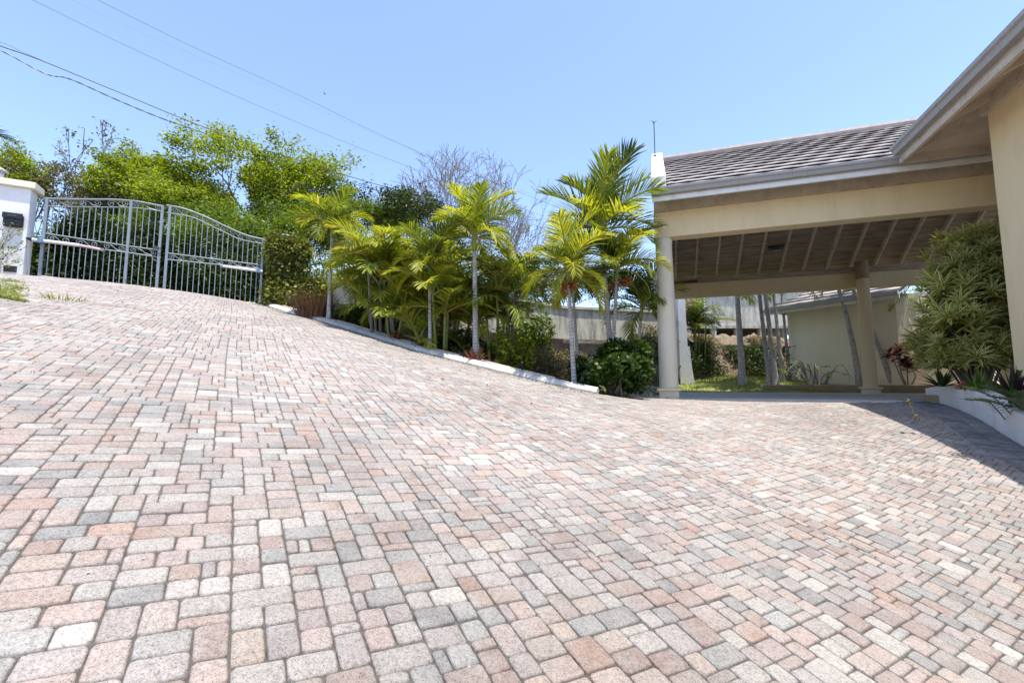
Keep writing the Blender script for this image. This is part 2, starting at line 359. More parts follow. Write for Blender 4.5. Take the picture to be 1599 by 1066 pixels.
# ------------------------------------------------------------------ polygons
def inside(poly, x, y):
    x = np.asarray(x); y = np.asarray(y); c = np.zeros(x.shape, bool); n = len(poly)
    for i in range(n):
        x0, y0 = poly[i]; x1, y1 = poly[(i+1) % n]
        t = ((y0 > y) != (y1 > y)); xi = (x1-x0) * (y-y0) / ((y1-y0) if y1 != y0 else 1e-9) + x0
        c ^= t & (x < xi)
    return c
SLAB_P = -0.30
PLANT = [(6.62,7.22), (6.38,6.72), (6.02,6.05), (5.62,5.40), (5.25,4.85), (4.92,4.30), (4.62,3.6), (4.42,2.8), (4.3,1.8), (4.25,0.5), (4.2,-0.6)]
def spline(pts, n):
    pts = [Vector(p) if len(p) == 3 else Vector((p[0], p[1], 0)) for p in pts]; out = []
    P = [pts[0]*2-pts[1]] + pts + [pts[-1]*2-pts[-2]]
    for i in range(1, len(P)-2):
        for k in range(n):
            t = k / n; a, b, c, d = P[i-1], P[i], P[i+1], P[i+2]
            out.append(0.5*((2*b)+(-a+c)*t+(2*a-5*b+4*c-d)*t*t+(-a+3*b-3*c+d)*t**3))
    out.append(pts[-1]); return out
PLs = spline(PLANT, 8); KBs = spline(KERB, 8)
s0 = H(-0.75, SLAB_P); s1 = H(3.93, SLAB_P)
POLY = [(GL[0]-0.3, GL[1]-0.02), (GR[0], GR[1])] + [(p.x, p.y) for p in KBs] + [(1.75, 7.15), (s0.x, s0.y), (s1.x, s1.y)] + \
       [(p.x, p.y) for p in PLs] + [(-6, -0.6), (-14, 4), (-12.6, 8.0)]

# ------------------------------------------------------------------ pavers as one laid surface
def pavers():
    rs = np.random.RandomState(11); rnd = random.Random(5)
    az = math.radians(-32.0); A = np.array([math.sin(az), math.cos(az)]); B = np.array([math.cos(az), -math.sin(az)])
    u = 0.040
    corners = np.array(POLY); s = corners @ B; t = corners @ A
    i0, i1 = int(s.min()/u)-2, int(s.max()/u)+2; j0, j1 = int(t.min()/u)-2, int(t.max()/u)+2
    ni, nj = i1-i0, j1-j0; occ = np.zeros((ni, nj), bool)
    ci = (np.arange(ni)+i0+.5)*u; cj = (np.arange(nj)+j0+.5)*u
    X = ci[:,None]*B[0]+cj[None,:]*A[0]; Y = ci[:,None]*B[1]+cj[None,:]*A[1]
    ok = inside(POLY, X, Y)
    sizes = [(3,2),(2,2),(2,3),(3,3),(4,2),(2,1),(3,1),(1,2)]; wts = [42,27,5,4,8,3,6,6]
    tiles = []
    for j in range(nj):
        i = 0
        while i < ni:
            if occ[i,j] or not ok[i,j]: i += 1; continue
            run = 0
            while i+run < ni and not occ[i+run,j] and run < 8: run += 1
            cand = []
            for (a,b), w in zip(sizes, wts):
                if a <= run and j+b <= nj and not occ[i:i+a, j:j+b].any():
                    left = run - a
                    cand.append(((a,b), w * (0.03 if left == 1 else 1)))
            if not cand: cand = [((1,1),1)]
            tot = sum(c[1] for c in cand); q = rnd.random()*tot
            for c, w in cand:
                q -= w
                if q <= 0: break
            a, b = c; occ[i:i+a, j:j+b] = True; tiles.append((i, j, a, b)); i += a
    T = np.array(tiles, float)
    x0 = (T[:,0]+i0)*u; y0 = (T[:,1]+j0)*u; w = T[:,2]*u; h = T[:,3]*u
    gap = 0.0020
    n = len(T)
    # 12 outline points (rounded corners), three rings
    def ring(inset, z, rad):
        hw = w/2-gap-inset; hh = h/2-gap-inset; pts = []
        for sx, sy in ((1,1),(-1,1),(-1,-1),(1,-1)):
            a0 = math.atan2(sy, sx)
            for k in (-1,0,1):
                a = a0 + k*PI/4
                pts.append(np.stack([sx*(hw-rad)+rad*math.cos(a), sy*(hh-rad)+rad*math.sin(a), np.full(n, z)], -1))
        return np.stack(pts, 1)
    R = [ring(0.0, -0.025, 0.011), ring(0.0, -0.005, 0.011), ring(0.0025, -0.0016, 0.011), ring(0.007, 0.0, 0.010)]
    V = np.concatenate(R, 1)                         # n,48,3
    jit = rs.uniform(-.0016,.0016,(n,12,2)); 
    for k in range(4): V[:,k*12:(k+1)*12,:2] += jit
    tilt = rs.normal(0,.010,(n,2)); V[:,:,2] += V[:,:,0]*tilt[:,:1] + V[:,:,1]*tilt[:,1:] + rs.normal(0,.0015,(n,1))
    rot = rs.normal(0,.010,(n,1)); vx = V[:,:,0]-V[:,:,1]*rot; vy = V[:,:,1]+V[:,:,0]*rot
    sx = vx + (x0+w/2)[:,None]; sy = vy + (y0+h/2)[:,None]
    # the laying lines wander a little
    wob = 0.02*np.sin(sy*0.9)+0.015*np.sin(sx*1.3+1); wob2 = 0.02*np.sin(sx*0.8+2)
    sx, sy = sx+wob, sy+wob2
    wx = sx*B[0]+sy*A[0]; wy = sx*B[1]+sy*A[1]
    cx = wx.mean(1); cy = wy.mean(1)
    zc = gz(wx.ravel(), wy.ravel()).reshape(wx.shape)
    Vw = np.stack([wx, wy, zc+V[:,:,2]], -1)
    fs = []
    for r_ in range(3):
        for k in range(12): fs.append((r_*12+k, r_*12+(k+1)%12, (r_+1)*12+(k+1)%12, (r_+1)*12+k))
    for k in range(1, 10, 2): pass
    top = [36+k for k in range(12)]
    for a_, b_, c_, d_ in ((0,1,2,3),(0,3,8,11),(3,4,7,8),(4,5,6,7),(8,9,10,11)): fs.append((top[a_],top[b_],top[c_],top[d_]))
    fs = np.array(fs); FF = (fs[None]+np.arange(n)[:,None,None]*48).reshape(-1,4)
    pal = np.array([(0.50,0.36,0.31),(0.54,0.41,0.37),(0.47,0.375,0.36),(0.56,0.44,0.37),(0.53,0.49,0.46),(0.62,0.59,0.55),(0.36,0.36,0.36),(0.42,0.425,0.42),(0.46,0.40,0.39),(0.52,0.345,0.27)])
    pw = np.array([13,14,12,9,15,6,9,9,13,4.0]); pw /= pw.sum()
    c = pal[rs.choice(len(pal), n, p=pw)]; c = (c*.66 + c.mean(1,keepdims=True)*.34) * rs.uniform(.58,.77,(n,1)) * np.array([1.0,.97,.905])
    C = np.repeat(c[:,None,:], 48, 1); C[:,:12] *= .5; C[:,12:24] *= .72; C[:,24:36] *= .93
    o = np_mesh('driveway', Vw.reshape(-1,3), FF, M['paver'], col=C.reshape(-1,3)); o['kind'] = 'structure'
    # joint bed just below the paver tops
    xs = np.linspace(-13.5, 8, 130); ys = np.linspace(-2.5, 12.5, 100); gx, gy = np.meshgrid(xs, ys, indexing='ij')
    z = gz(gx.ravel(), gy.ravel()) - 0.010
    v = np.stack([gx.ravel(), gy.ravel(), z], -1); ny = len(ys)
    f = [(i*ny+j,(i+1)*ny+j,(i+1)*ny+j+1,i*ny+j+1) for i in range(len(xs)-1) for j in range(ny-1)]
    mid = v[np.array(f)].mean(1)
    keep = inside(POLY, mid[:,0], mid[:,1]); f = np.array(f)[keep]
    o = np_mesh('driveway_bed', v, f, M['joint'], smooth=True); o['kind'] = 'structure'
    # soldier course beside the planter, a hair above the field
    path = PLs; q = []; cols = []; d = 0.0
    pts = [Vector((p.x, p.y)) for p in path]; L = [0]
    for a_, b_ in zip(pts, pts[1:]): L.append(L[-1]+(b_-a_).length)
    def at(s):
        for i in range(len(pts)-1):
            if L[i+1] >= s:
                t_ = (s-L[i])/(L[i+1]-L[i]); p = pts[i].lerp(pts[i+1], t_); dd = (pts[i+1]-pts[i]).normalized(); return p, dd
        return pts[-1], (pts[-1]-pts[-2]).normalized()
    vs, fc, cc = [], [], []; s_ = 0.02; rr = random.Random(8)
    while s_ < L[-1]-.2:
        for row in range(2):
            wd = 0.13; p0, d0 = at(s_+.003); p1, d1 = at(s_+wd-.003)
            n0 = Vector((-d0.y, d0.x)); n1 = Vector((-d1.y, d1.x))
            if n0.dot(Vector((0,0))-p0) < 0: n0, n1 = -n0, -n1
            a_ = .012+row*.185; b_ = a_+.180
            qd = [p0+n0*a_, p1+n1*a_, p1+n1*b_, p0+n0*b_]
            cen = sum(qd, Vector((0,0)))/4; base = len(vs); dz = rr.uniform(0,.004)
            for sc, z in ((1,-.02),(1,.004),(.93,.010)):
                for p in qd:
                    pp = cen+(p-cen)*sc; vs.append((pp.x, pp.y, g1(pp.x, pp.y)+z+dz))
            for k in range(4):
                for l in range(2): fc.append((base+l*4+k, base+l*4+(k+1)%4, base+l*4+4+(k+1)%4, base+l*4+4+k))
            fc.append((base+8, base+9, base+10, base+11))
            cb = rr.choice([(0.17,0.165,0.165),(0.15,0.145,0.145),(0.21,0.195,0.19),(0.19,0.175,0.17)]); cc += [cb]*12
        s_ += .13
    o = np_mesh('driveway_border', vs, fc, M['paver'], col=np.array(cc)); o['kind'] = 'structure'
pavers()

# ------------------------------------------------------------------ kerb along the planting bed
def ribbon(path, prof, mb, mi=0, left=True, drop=0.0):
    """sweep a profile [(offset sideways, z)] along a 3d path"""
    k = len(prof); base = len(mb.v); n = len(path)
    for i, p in enumerate(path):
        d = (path[min(i+1,n-1)]-path[max(i-1,0)]); d.z = 0; d.normalize(); nn = Vector((-d.y, d.x, 0))
        for (o_, z_) in prof: q = p + nn*o_; mb.v.append((q.x, q.y, q.z+z_))
    for i in range(n-1):
        for j in range(k-1):
            mb.f.append((base+i*k+j, base+i*k+j+1, base+(i+1)*k+j+1, base+(i+1)*k+j)); mb.m.append(mi)
    mb.f.append(tuple(base+j for j in range(k))); mb.m.append(mi)
    mb.f.append(tuple(base+(n-1)*k+j for j in range(k))[::-1]); mb.m.append(mi)
kp = [Vector((p.x, p.y, g1(p.x, p.y))) for p in KBs]
kb = MB(); ribbon(kp, [(-.04,-.10),(-.04,.03),(.0,.075),(.13,.10),(.17,.085),(.17,-.1)], kb)
o = kb.build('kerb', M['kerb'], smooth=False); tag(o, 'low weathered white kerb curving down beside the palm bed', 'kerb')
ke = MB(); ribbon([p for p in kp[:-6]], [(.24,-.1),(.24,.10),(.27,.115),(.32,.11),(.33,-.1)], ke)
o = ke.build('bed_edging', M['stone_edge']); tag(o, 'thin brown edging line of the palm bed behind the white kerb', 'edging')

# ------------------------------------------------------------------ raised planter beside the house
def planter():
    t = thing('planter', 'long curved white planter wall below the right house, with a joint in its face', 'planter', tuple(H(3.93,-.3,FLOOR)))
    t.location = (0,0,0)
    mb = MB(); path = []
    for i, p in enumerate(PLs):
        f = i/(len(PLs)-1); path.append(Vector((p.x, p.y, g1(p.x, p.y))))
    hs = [.19+.13*min(1, i/14) for i in range(len(path))]
    k = 4; base = 0; n = len(path)
    for i, p in enumerate(path):
        d = (path[min(i+1,n-1)]-path[max(i-1,0)]); d.z = 0; d.normalize(); nn = Vector((-d.y, d.x, 0))
        if nn.dot(-p) > 0: nn = -nn
        for (o_, z_) in ((0,-.15),(0,hs[i]),(.19,hs[i]),(.19,-.15)):
            q = p+nn*o_; mb.v.append((q.x,q.y,q.z+z_))
    for i in range(n-1):
        for j in range(3): mb.f.append((i*k+j,i*k+j+1,(i+1)*k+j+1,(i+1)*k+j)); mb.m.append(0)
    mb.f.append((0,1,2,3)); mb.m.append(0)
    w = mb.build('wall', M['white_wall'], t)
    # soil behind
    sb = MB(); n = 0
    for i, p in enumerate(path):
        d = (path[min(i+1,len(path)-1)]-path[max(i-1,0)]); d.z=0; d.normalize(); nn = Vector((-d.y,d.x,0))
        if nn.dot(-p) > 0: nn = -nn
        for o_ in (.19, 2.2): q = p+nn*o_; sb.v.append((q.x,q.y,p.z+hs[i]-.05))
    for i in range(len(path)-1): sb.f.append((i*2,i*2+1,i*2+3,i*2+2)); sb.m.append(0)
    sb.build('soil', M['soil'], t)
    eb = MB(); e = H(3.9,-.42); eb.box(-.16,.16,-.12,.12,-.1,.12)
    eo = eb.build('end_block', M['tan'], t, bevel=.01); eo.location = (e.x,e.y,FLOOR-.03); eo.rotation_euler=(0,0,-HA)
planter()

# ------------------------------------------------------------------ carport
HZ = -HA
def carport():
    t = thing('carport', 'open cream carport with tiled gable roof on round columns', 'carport', (O.x, O.y, 0), HZ)
    zf = FLOOR; zb = W(1040,374,8.5).z; zt = zb+.50
    mb = MB(); mb.box(-.75, 9.5, SLAB_P, 7.3, zf-.5, zf); mb.build('floor_slab', M['slab'], t, bevel=.01)
    # columns
    def column(a, p, top, cap):
        mb = MB()
        mb.lathe([(.175,.17),(.18,.2),(.172,.24),(.168,(top-zf)*.5),(.14,top-zf-.12),(.15,top-zf-.1),(.15,top-zf)], (0,0,0), 28)
        c = mb.build('column', M['cream_pale'] if cap is None else M['cream'], t, smooth=True); c.location=(a,p,zf)
        b = MB(); b.box(-.175,.175,-.175,.175,-.03,.13); b.box(-.215,.215,-.215,.215,.13,.18); bo = b.build('column_base', M['cream_pale'], c, bevel=.012)
        if cap:
            cb = MB(); cb.lathe([(.155,top-zf-.5),(.16,top-zf-.49),(.16,top-zf+.02)], (0,0,0), 24); cb.build('capital', M['tan'], c, smooth=True)
    column(0, 0, zb+.01, None); column(5.42, 6.18, zt+.2, True); column(8.6, 0, zb+.01, None)
    # beams
    mb = MB(); mb.box(-.18, 9.4, -.14, .14, zb, zt+.0); mb.build('beam', M['cream'], t, bevel=.008)
    mb = MB(); mb.box(-.18, 9.4, 6.36, 6.64, zb, zt); mb.build('beam', M['cream'], t, bevel=.008)
    # gable end wall and side beam
    pe, ze, pr, zr = -.62, zb+.665, 3.25, zb+3.08
    zu = lambda p: ze+(zr-ze)*(1-abs(p-pr)/(pr-pe))
    mb = MB(); prof = [(.14,zb+.003),(6.36,zb+.003),(6.36,zu(6.36)-.02),(pr,zr-.02),(.14,zu(.14)-.02)]
    vs = [(-.16,p,z) for p,z in prof]+[(.10,p,z) for p,z in prof]
    mb.add(vs, [(0,4,3,2,1),(5,6,7,8,9)]+[(i,(i+1)%5,(i+1)%5+5,i+5) for i in range(5)]); mb.build('gable_wall', M['cream_pale'], t)
    # roof sheathing (ceiling) and tiles, front and rear slope
    def slope(sgn):
        p0 = pe if sgn > 0 else 2*pr-pe
        mb = MB(); a0, a1 = -.12, 9.6
        mb.hexa([(a0,p0,ze),(a1,p0,ze),(a1,pr,zr),(a0,pr,zr),(a0,p0,ze+.07),(a1,p0,ze+.07),(a1,pr,zr+.07),(a0,pr,zr+.07)])
        mb.build('ceiling', M['boards'], t)
        # tiles: overlapping wavy courses, each course a raised strip of tiles
        tb = MB(); nc = 12; L = math.hypot(pr-p0, zr-ze); dp = (pr-p0)/nc; dz = (zr-ze)/nc; rr = random.Random(4)
        nv = Vector((0, -(zr-ze), abs(pr-p0)*1.0)); nv = Vector((0, -math.copysign(zr-ze, pr-p0), abs(pr-p0))).normalized()
        for c in range(nc):
            a = a0+.16+( .21 if c%2 else 0)-.42; 
            while a < a1:
                aa0 = max(a,a0+.16); aa1 = min(a+.42,a1); lift = rr.uniform(0,.004); sh = rr.uniform(-.012,.012)
                if aa1-aa0 > .05:
                    b0 = Vector((0,p0+dp*c,ze+dz*c+.07)); b1 = Vector((0,p0+dp*(c+1.12),ze+dz*(c+1.12)+.07))
                    dd = (b1-b0).normalized(); b0 = b0+dd*sh
                    segs = 4; lo=[];hi=[]
                    for k in range(segs+1):
                        x = aa0+(aa1-aa0-.001)*k/segs; wv = .008*(1-math.cos(2*PI*k/segs*1.0))/2
                        lo.append((Vector((x,b0.y,b0.z))+nv*(.047+lift+wv), Vector((x,b0.y,b0.z))+nv*(.030+lift+wv), Vector((x,b1.y,b1.z))+nv*(.006+wv)))
                    vs=[]; 
                    for q in lo: vs += [q[1],q[0],q[2]]
                    fs=[]
                    for k in range(segs): fs += [(k*3,(k+1)*3,(k+1)*3+1,k*3+1),(k*3+1,(k+1)*3+1,(k+1)*3+2,k*3+2)]
                    tb.add(vs, fs)
                a += .42
        tb.build('roof_tiles', M['tile'], t)
    slope(1); slope(-1)
    rb = MB(); rb.tube([(.05,pr,zr+.13),(9.6,pr,zr+.13)], .10, 8); rb.build('ridge_cap', M['tile'], t)
    # white parapet on the gable end
    def par(p0,p1):
        mb = MB(); h0 = .34
        z0=ze+(0 if p0<pr else 0); 
        mb.hexa([(-.20,p0,zu(p0)-.08),(.06,p0,zu(p0)-.08),(.06,p1,zu(p1)-.08),(-.20,p1,zu(p1)-.08),(-.20,p0,zu(p0)+h0),(.06,p0,zu(p0)+h0),(.06,p1,zu(p1)+h0),(-.20,p1,zu(p1)+h0)])
        return mb
    par(pe+.05,pr-.002).build('parapet', M['white_wall'], t, bevel=.01); par(2*pr-pe-.05,pr+.002).build('parapet', M['white_wall'], t, bevel=.01)
    # rafters under the rear slope and the front slope
    i = 0; a = .42
    while a < 9.2:
        mb = MB()
        mb.hexa([(a-.03,pr+.02,zr-.17),(a+.03,pr+.02,zr-.17),(a+.03,7.08,zu(7.08)-.15),(a-.03,7.08,zu(7.08)-.15),
                 (a-.03,pr+.02,zr-.015),(a+.03,pr+.02,zr-.015),(a+.03,7.08,zu(7.08)+.003),(a-.03,7.08,zu(7.08)+.003)]); mb.build('rafter', M['rafter'], t)
        mb = MB(); mb.hexa([(a-.03,pr-.02,zr-.17),(a-.03,.15,zu(.15)-.15),(a+.03,.15,zu(.15)-.15),(a+.03,pr-.02,zr-.17),
                 (a-.03,pr-.02,zr-.015),(a-.03,.15,zu(.15)+.003),(a+.03,.15,zu(.15)+.003),(a+.03,pr-.02,zr-.015)]); mb.build('rafter', M['rafter'], t)
        a += .62; i += 1
    # wall plate board above the rear beam, with the red-brown strip
    mb = MB(); mb.box(-.0,9.4,6.30,6.35,zt-.06,zt+.10); mb.build('wall_plate', M['boards'], t)
    mb = MB(); mb.box(.12,1.05,6.25,6.295,zt-.05,zt+.02); mb.build('batten', M['redboard'], t)
    # front eave: frieze board, rafter tails, fascia, gutter
    mb = MB(); mb.box(-.17,9.4,-.165,-.11,zt+.002,zu(-.16)-.004); mb.build('frieze_board', M['soffit'], t)
    a = .12
    while a < 9.2:
        mb = MB(); mb.hexa([(a-.025,-.575,ze-.09),(a+.025,-.575,ze-.09),(a+.025,-.18,zu(-.18)-.12),(a-.025,-.18,zu(-.18)-.12),
                            (a-.025,-.575,zu(-.575)-.004),(a+.025,-.575,zu(-.575)-.004),(a+.025,-.18,zu(-.18)-.004),(a-.025,-.18,zu(-.18)-.004)])
        mb.build('rafter_tail', M['soffit'], t); a += .62
    mb = MB(); mb.box(-.19,9.6,-.61,-.578,ze-.13,ze+.07); mb.box(-.19,9.6,-.635,-.612,ze-.135,ze-.055,0); mb.build('fascia', M['white'], t, bevel=.004)
    gutter(-.2, 9.6, -.612, ze+.09, t)
    # light and lantern
    lt = H(3.42,6.1)
    mb = MB(); mb.lathe([(.17,0),(.18,.03),(.16,.09),(.09,.11)], (0,0,0), 20); lo = mb.build('bulkhead_rim', M['dark_metal'], None, smooth=True)
    return t, zb, zt, ze, zr, pe, pr, zu, lo
def gutter(a0, a1, p, ztop, t, name='gutter'):
    # K-style gutter section extruded along a
    prof = [(0,0),(0,-.115),(-.075,-.115),(-.095,-.06),(-.12,-.04),(-.125,0),(-.113,0),(-.108,-.035),(-.085,-.05),(-.068,-.104),(-.008,-.104),(-.008,0)]
    n = len(prof); mb = MB()
    vs = [(a0,p+x,ztop+z) for x,z in prof]+[(a1,p+x,ztop+z) for x,z in prof]
    mb.add(vs, [(i,(i+1)%n,(i+1)%n+n,i+n) for i in range(n)]+[tuple(range(n))[::-1], tuple(range(n,2*n))])
    return mb.build(name, M['gutter'], t)
CPT, ZB, ZT, ZE, ZR, PE, PR, ZU, bl = carport()
# bulkhead light under the rear slope
blp = H(3.25, 6.0, ZU(6.0)-.02)
bl_t = thing('ceiling_light', 'oval dark-rimmed bulkhead light on the carport ceiling boards', 'light', tuple(blp), HZ)
bl.parent = bl_t; bl.name = 'rim'; bl.rotation_euler = (PI+0.55, 0, 0); bl.scale = (1.2,.85,1)
mb = MB(); mb.lathe([(.13,.09),(.12,.12),(.07,.145),(.01,.15)], (0,0,0), 20); q = mb.build('lamp_glass', M['lampglass'], bl_t, smooth=True); q.rotation_euler=(PI+.55,0,0); q.scale=(1.2,.85,1)
# small hanging lantern near the near column
lp = H(.30,.35,ZB+.28); lt_ = thing('hanging_lantern', 'small black lantern hanging inside the carport near the left column', 'lantern', tuple(lp))
mb = MB(); mb.tube([(0,0,.0),(0,0,.5)], .008, 6); mb.build('hanger', M['black'], lt_)
mb = MB(); mb.lathe([(.03,-.24),(.055,-.2),(.06,-.08),(.075,-.06),(.02,0)], (0,0,0), 8); mb.build('lamp_body', M['black'], lt_)
# lightning rod
rp = H(-.12, 2.6, ZU(2.6)+.34); rt = thing('lightning_rod', 'thin forked metal rod standing on the gable parapet', 'lightning rod', tuple(rp))
mb = MB(); mb.tube([(0,0,-.02),(0,0,.95)], .012, 6); mb.lathe([(.05,0),(.03,.04)], (0,0,0), 8); mb.build('rod', M['dark_metal'], rt)
for dx, dy in ((-.07,0),(.07,0),(0,.07)):
    mb = MB(); mb.tube([(0,0,.88),(dx,dy,.98)], .006, 5); mb.build('prong', M['dark_metal'], rt)

# ------------------------------------------------------------------ house wing on the right
def wing():
    t = thing('house', 'cream house wing with deep whitewashed eaves at the right edge', 'house', (O.x,O.y,0), HZ)
    ae, pn = 3.52, -.80; aw, pw = 4.08, -1.66; s = .42; ze = ZE+.06; zw = ze+s*(aw-ae)+.02
    mb = MB(); mb.box(aw, 12, -12, pw, -1.9, zw+.25); mb.build('wall', M['cream'], t, bevel=.01)
    mb = MB(); mb.box(aw-.05, aw-.002, -12, pw+.05, zw-.22, zw+.02); mb.box(aw, 12, pw+.002, pw+.05, zw-.22, zw+.02); mb.build('wall_plate', M['soffit'], t)
    # hip roof slab: west slope and north slope, meeting on the hip
    D = 4.6
    def slab(z0, th, nm, mat):
        mb = MB()
        c = (ae,pn,z0); r = (ae+D,pn-D,z0+s*D); w_ = (ae,-12,z0); wr = (ae+D,-12,z0+s*D); n_ = (ae+2*D,pn,z0); nr = (ae+D+.01,pn-D,z0+s*D)
        vs = [c,r,wr,w_, c,n_,nr]; up = [(x,y,z+th) for x,y,z in vs]
        mb.add(vs[:4]+up[:4], [(0,1,2,3),(7,6,5,4),(0,3,7,4)])
        mb.add(vs[4:]+up[4:], [(0,1,2),(5,4,3),(0,3,4,1)])
        return mb.build(nm, mat, t)
    slab(ze, .05, 'soffit', M['soffit']); slab(ze+.055, .05, 'roof', M['tile'])
    # hip rafter and rafters
    mb = MB(); mb.bar((ae+.03,pn-.03,ze-.045),(ae+1.5,pn-1.5,ze+s*1.5-.045),.06,.10); mb.build('hip_rafter', M['soffit'], t)
    p = pn-1.05
    while p > -11:
        mb = MB(); mb.bar((ae+.03,p,ze-.05),(aw,p,ze+s*(aw-ae)-.05+.01),.055,.11); mb.build('rafter', M['soffit'], t); p -= .95
    # fascia boards and gutter on the west eave; fascia on the north eave
    mb = MB(); mb.box(ae-.03,ae,-12,pn,ze-.14,ze+.10); mb.box(ae-.055,ae-.032,-12,pn,ze-.145,ze-.06); mb.build('fascia', M['soffit'], t, bevel=.004)
    mb = MB(); mb.box(ae,ae+2*D,pn,pn+.03,ze-.14,ze+.09); mb.build('fascia', M['soffit'], t, bevel=.004)
    g = gutter(-12-pn*0, 0, 0, 0, t); g.rotation_euler = (0,0,PI/2+PI); 
    g.data.transform(Matrix.Identity(4))
    # gutter local a -> -p : rotate -90 deg : (a,p)->( p,-a)
    g.data.clear_geometry()
    prof = [(0,0),(0,-.125),(-.08,-.125),(-.1,-.065),(-.13,-.045),(-.135,0),(-.122,0),(-.118,-.035),(-.092,-.055),(-.072,-.113),(-.008,-.113),(-.008,0)]
    n = len(prof); mb = MB(); vs = [(ae-.032+x,pn+.02,ze+.13+z) for x,z in prof]+[(ae-.032+x,-12,ze+.13+z) for x,z in prof]
    mb.add(vs, [(i,(i+1)%n,(i+1)%n+n,i+n) for i in range(n)]+[tuple(range(n))[::-1], tuple(range(n,2*n))])
    bpy.data.objects.remove(g); mb.build('gutter', M['gutter'], t)
    # inner house wall closing the carport on the right
    mb = MB(); mb.box(8.9,9.2,.2,7.4,-.6,ZT); mb.build('carport_wall', M['cream'], t)
wing()

# ------------------------------------------------------------------ guest house behind the carport
def guest():
    c0 = W(1232,540,17.0); d1 = Vector((.50,-.866,0)).normalized(); L1 = 3.35
    c0.z = 0; c1 = c0+d1*L1; d2 = AX.copy(); zt = W(1232,487,17.0).z; zb = -.4
    t = thing('guest_house', 'cream guest house with grey tiled hip roof behind the carport', 'house', tuple(c0))
    L = lambda v: v-c0
    back = Vector((.866,.5,0)); 
    def wall(p, q, depth, nm='wall'):
        mb = MB(); b = back*depth
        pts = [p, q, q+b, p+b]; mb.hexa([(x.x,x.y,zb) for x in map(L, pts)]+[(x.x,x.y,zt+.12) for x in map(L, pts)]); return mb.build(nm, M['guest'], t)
    wall(c0, c1, 5)
    c2 = c1+d2*5; 
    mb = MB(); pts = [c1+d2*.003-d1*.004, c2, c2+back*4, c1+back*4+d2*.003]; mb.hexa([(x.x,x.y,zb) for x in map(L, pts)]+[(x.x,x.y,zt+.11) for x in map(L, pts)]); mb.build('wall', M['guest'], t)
    # roof: eave overhang .5
    e = .55; a = c0-d1*e-back*e; b = c1+d1*.3-back*e; rise = 1.5; run = 2.8
    r0 = c0+d1*1.6+back*run; r1 = b+back*(run+e)
    z = zt+.02
    mb = MB(); P = [L(a),L(b),L(r1),L(r0),L(a+back*(2*run+2*e))]; zz=[z,z,z+rise,z+rise,z]
    vs = [(p.x,p.y,q) for p,q in zip(P,zz)]; up = [(x,y,q+.1) for x,y,q in vs]
    mb.add(vs+up, [(0,3,2,1),(0,4,3),(5,6,7,8),(5,8,9),(0,1,6,5),(4,0,5,9)]); mb.build('roof', M['gutter'], t)
    # tile courses on the roof
    tb = MB()
    for k in range(9):
        f0, f1 = k/9, (k+1.08)/9
        A0 = L(a).lerp(L(r0), f0); B0 = L(b).lerp(L(r1), f0); A1 = L(a).lerp(L(r0), f1); B1 = L(b).lerp(L(r1), f1)
        z0 = z+.1+rise*f0; z1 = z+.1+rise*f1
        tb.add([(A0.x,A0.y,z0),(B0.x,B0.y,z0),(B0.x,B0.y,z0+.06),(A0.x,A0.y,z0+.06),(B1.x,B1.y,z1+.01),(A1.x,A1.y,z1+.01)], [(0,1,2,3),(3,2,4,5)])
    tb.build('roof_tiles', M['tile'], t)
    mb = MB(); mb.bar(Vector(L(a).to_tuple())+Vector((0,0,z-.03)), L(b)+Vector((0,0,z-.03)), .05, .2); mb.build('fascia', M['white'], t)
    mb = MB(); o_ = -back*.07; mb.bar(L(a)+o_+Vector((0,0,z+.03)), L(b)+o_+Vector((0,0,z+.03)), .1, .1); mb.build('gutter', M['gutter'], t)
    # window on the second wall, with frame, glass and sill
    wa = c1+d2*.45; n = -PX
    wz0, wz1, ww = .92+FLOOR, 1.85+FLOOR, .95
    mb = MB(); q = L(wa)
    def wb(x0,x1,z0,z1,o0,o1):
        pts=[]
        for zz_ in (z0,z1):
            for x,o2 in ((x0,o1),(x1,o1),(x1,o0),(x0,o0)): v = q+d2*x+n*o2; pts.append((v.x,v.y,zz_))
        mb.hexa(pts)
    wb(0,ww,wz0,wz0+.05,0,.05); wb(0,ww,wz1-.05,wz1,0,.05); wb(0,.05,wz0+.05,wz1-.05,0,.05); wb(ww-.05,ww,wz0+.05,wz1-.05,0,.05); wb(ww/2-.02,ww/2+.02,wz0+.05,wz1-.05,0,.045)
    wf = mb.build('window', M['white'], t)
    mb = MB(); wb(.05,ww-.05,wz0+.05,wz1-.05,0.005,.02); mb.build('pane', M['glass'], wf)
    mb = MB(); wb(-.06,ww+.06,wz0-.07,wz0-.002,0,.12); mb.build('sill', M['white'], wf)
guest()
# long low planter at the back of the carport
pt = thing('low_planter', 'long low tan planter kerb along the back edge of the carport floor', 'planter', tuple(H(3.0,7.5,FLOOR)), HZ)
mb = MB(); mb.box(.0,6.0,.0,.16,-.3,.24); mb.build('wall', M['tan'], pt, bevel=.01)
mb = MB(); mb.box(.0,.16,.163,1.6,-.3,.238); mb.build('end_wall', M['cream_pale'], pt, bevel=.01)
mb = MB(); mb.box(.163,6.0,.163,2.6,-.3,.17); mb.build('soil', M['soil'], pt)

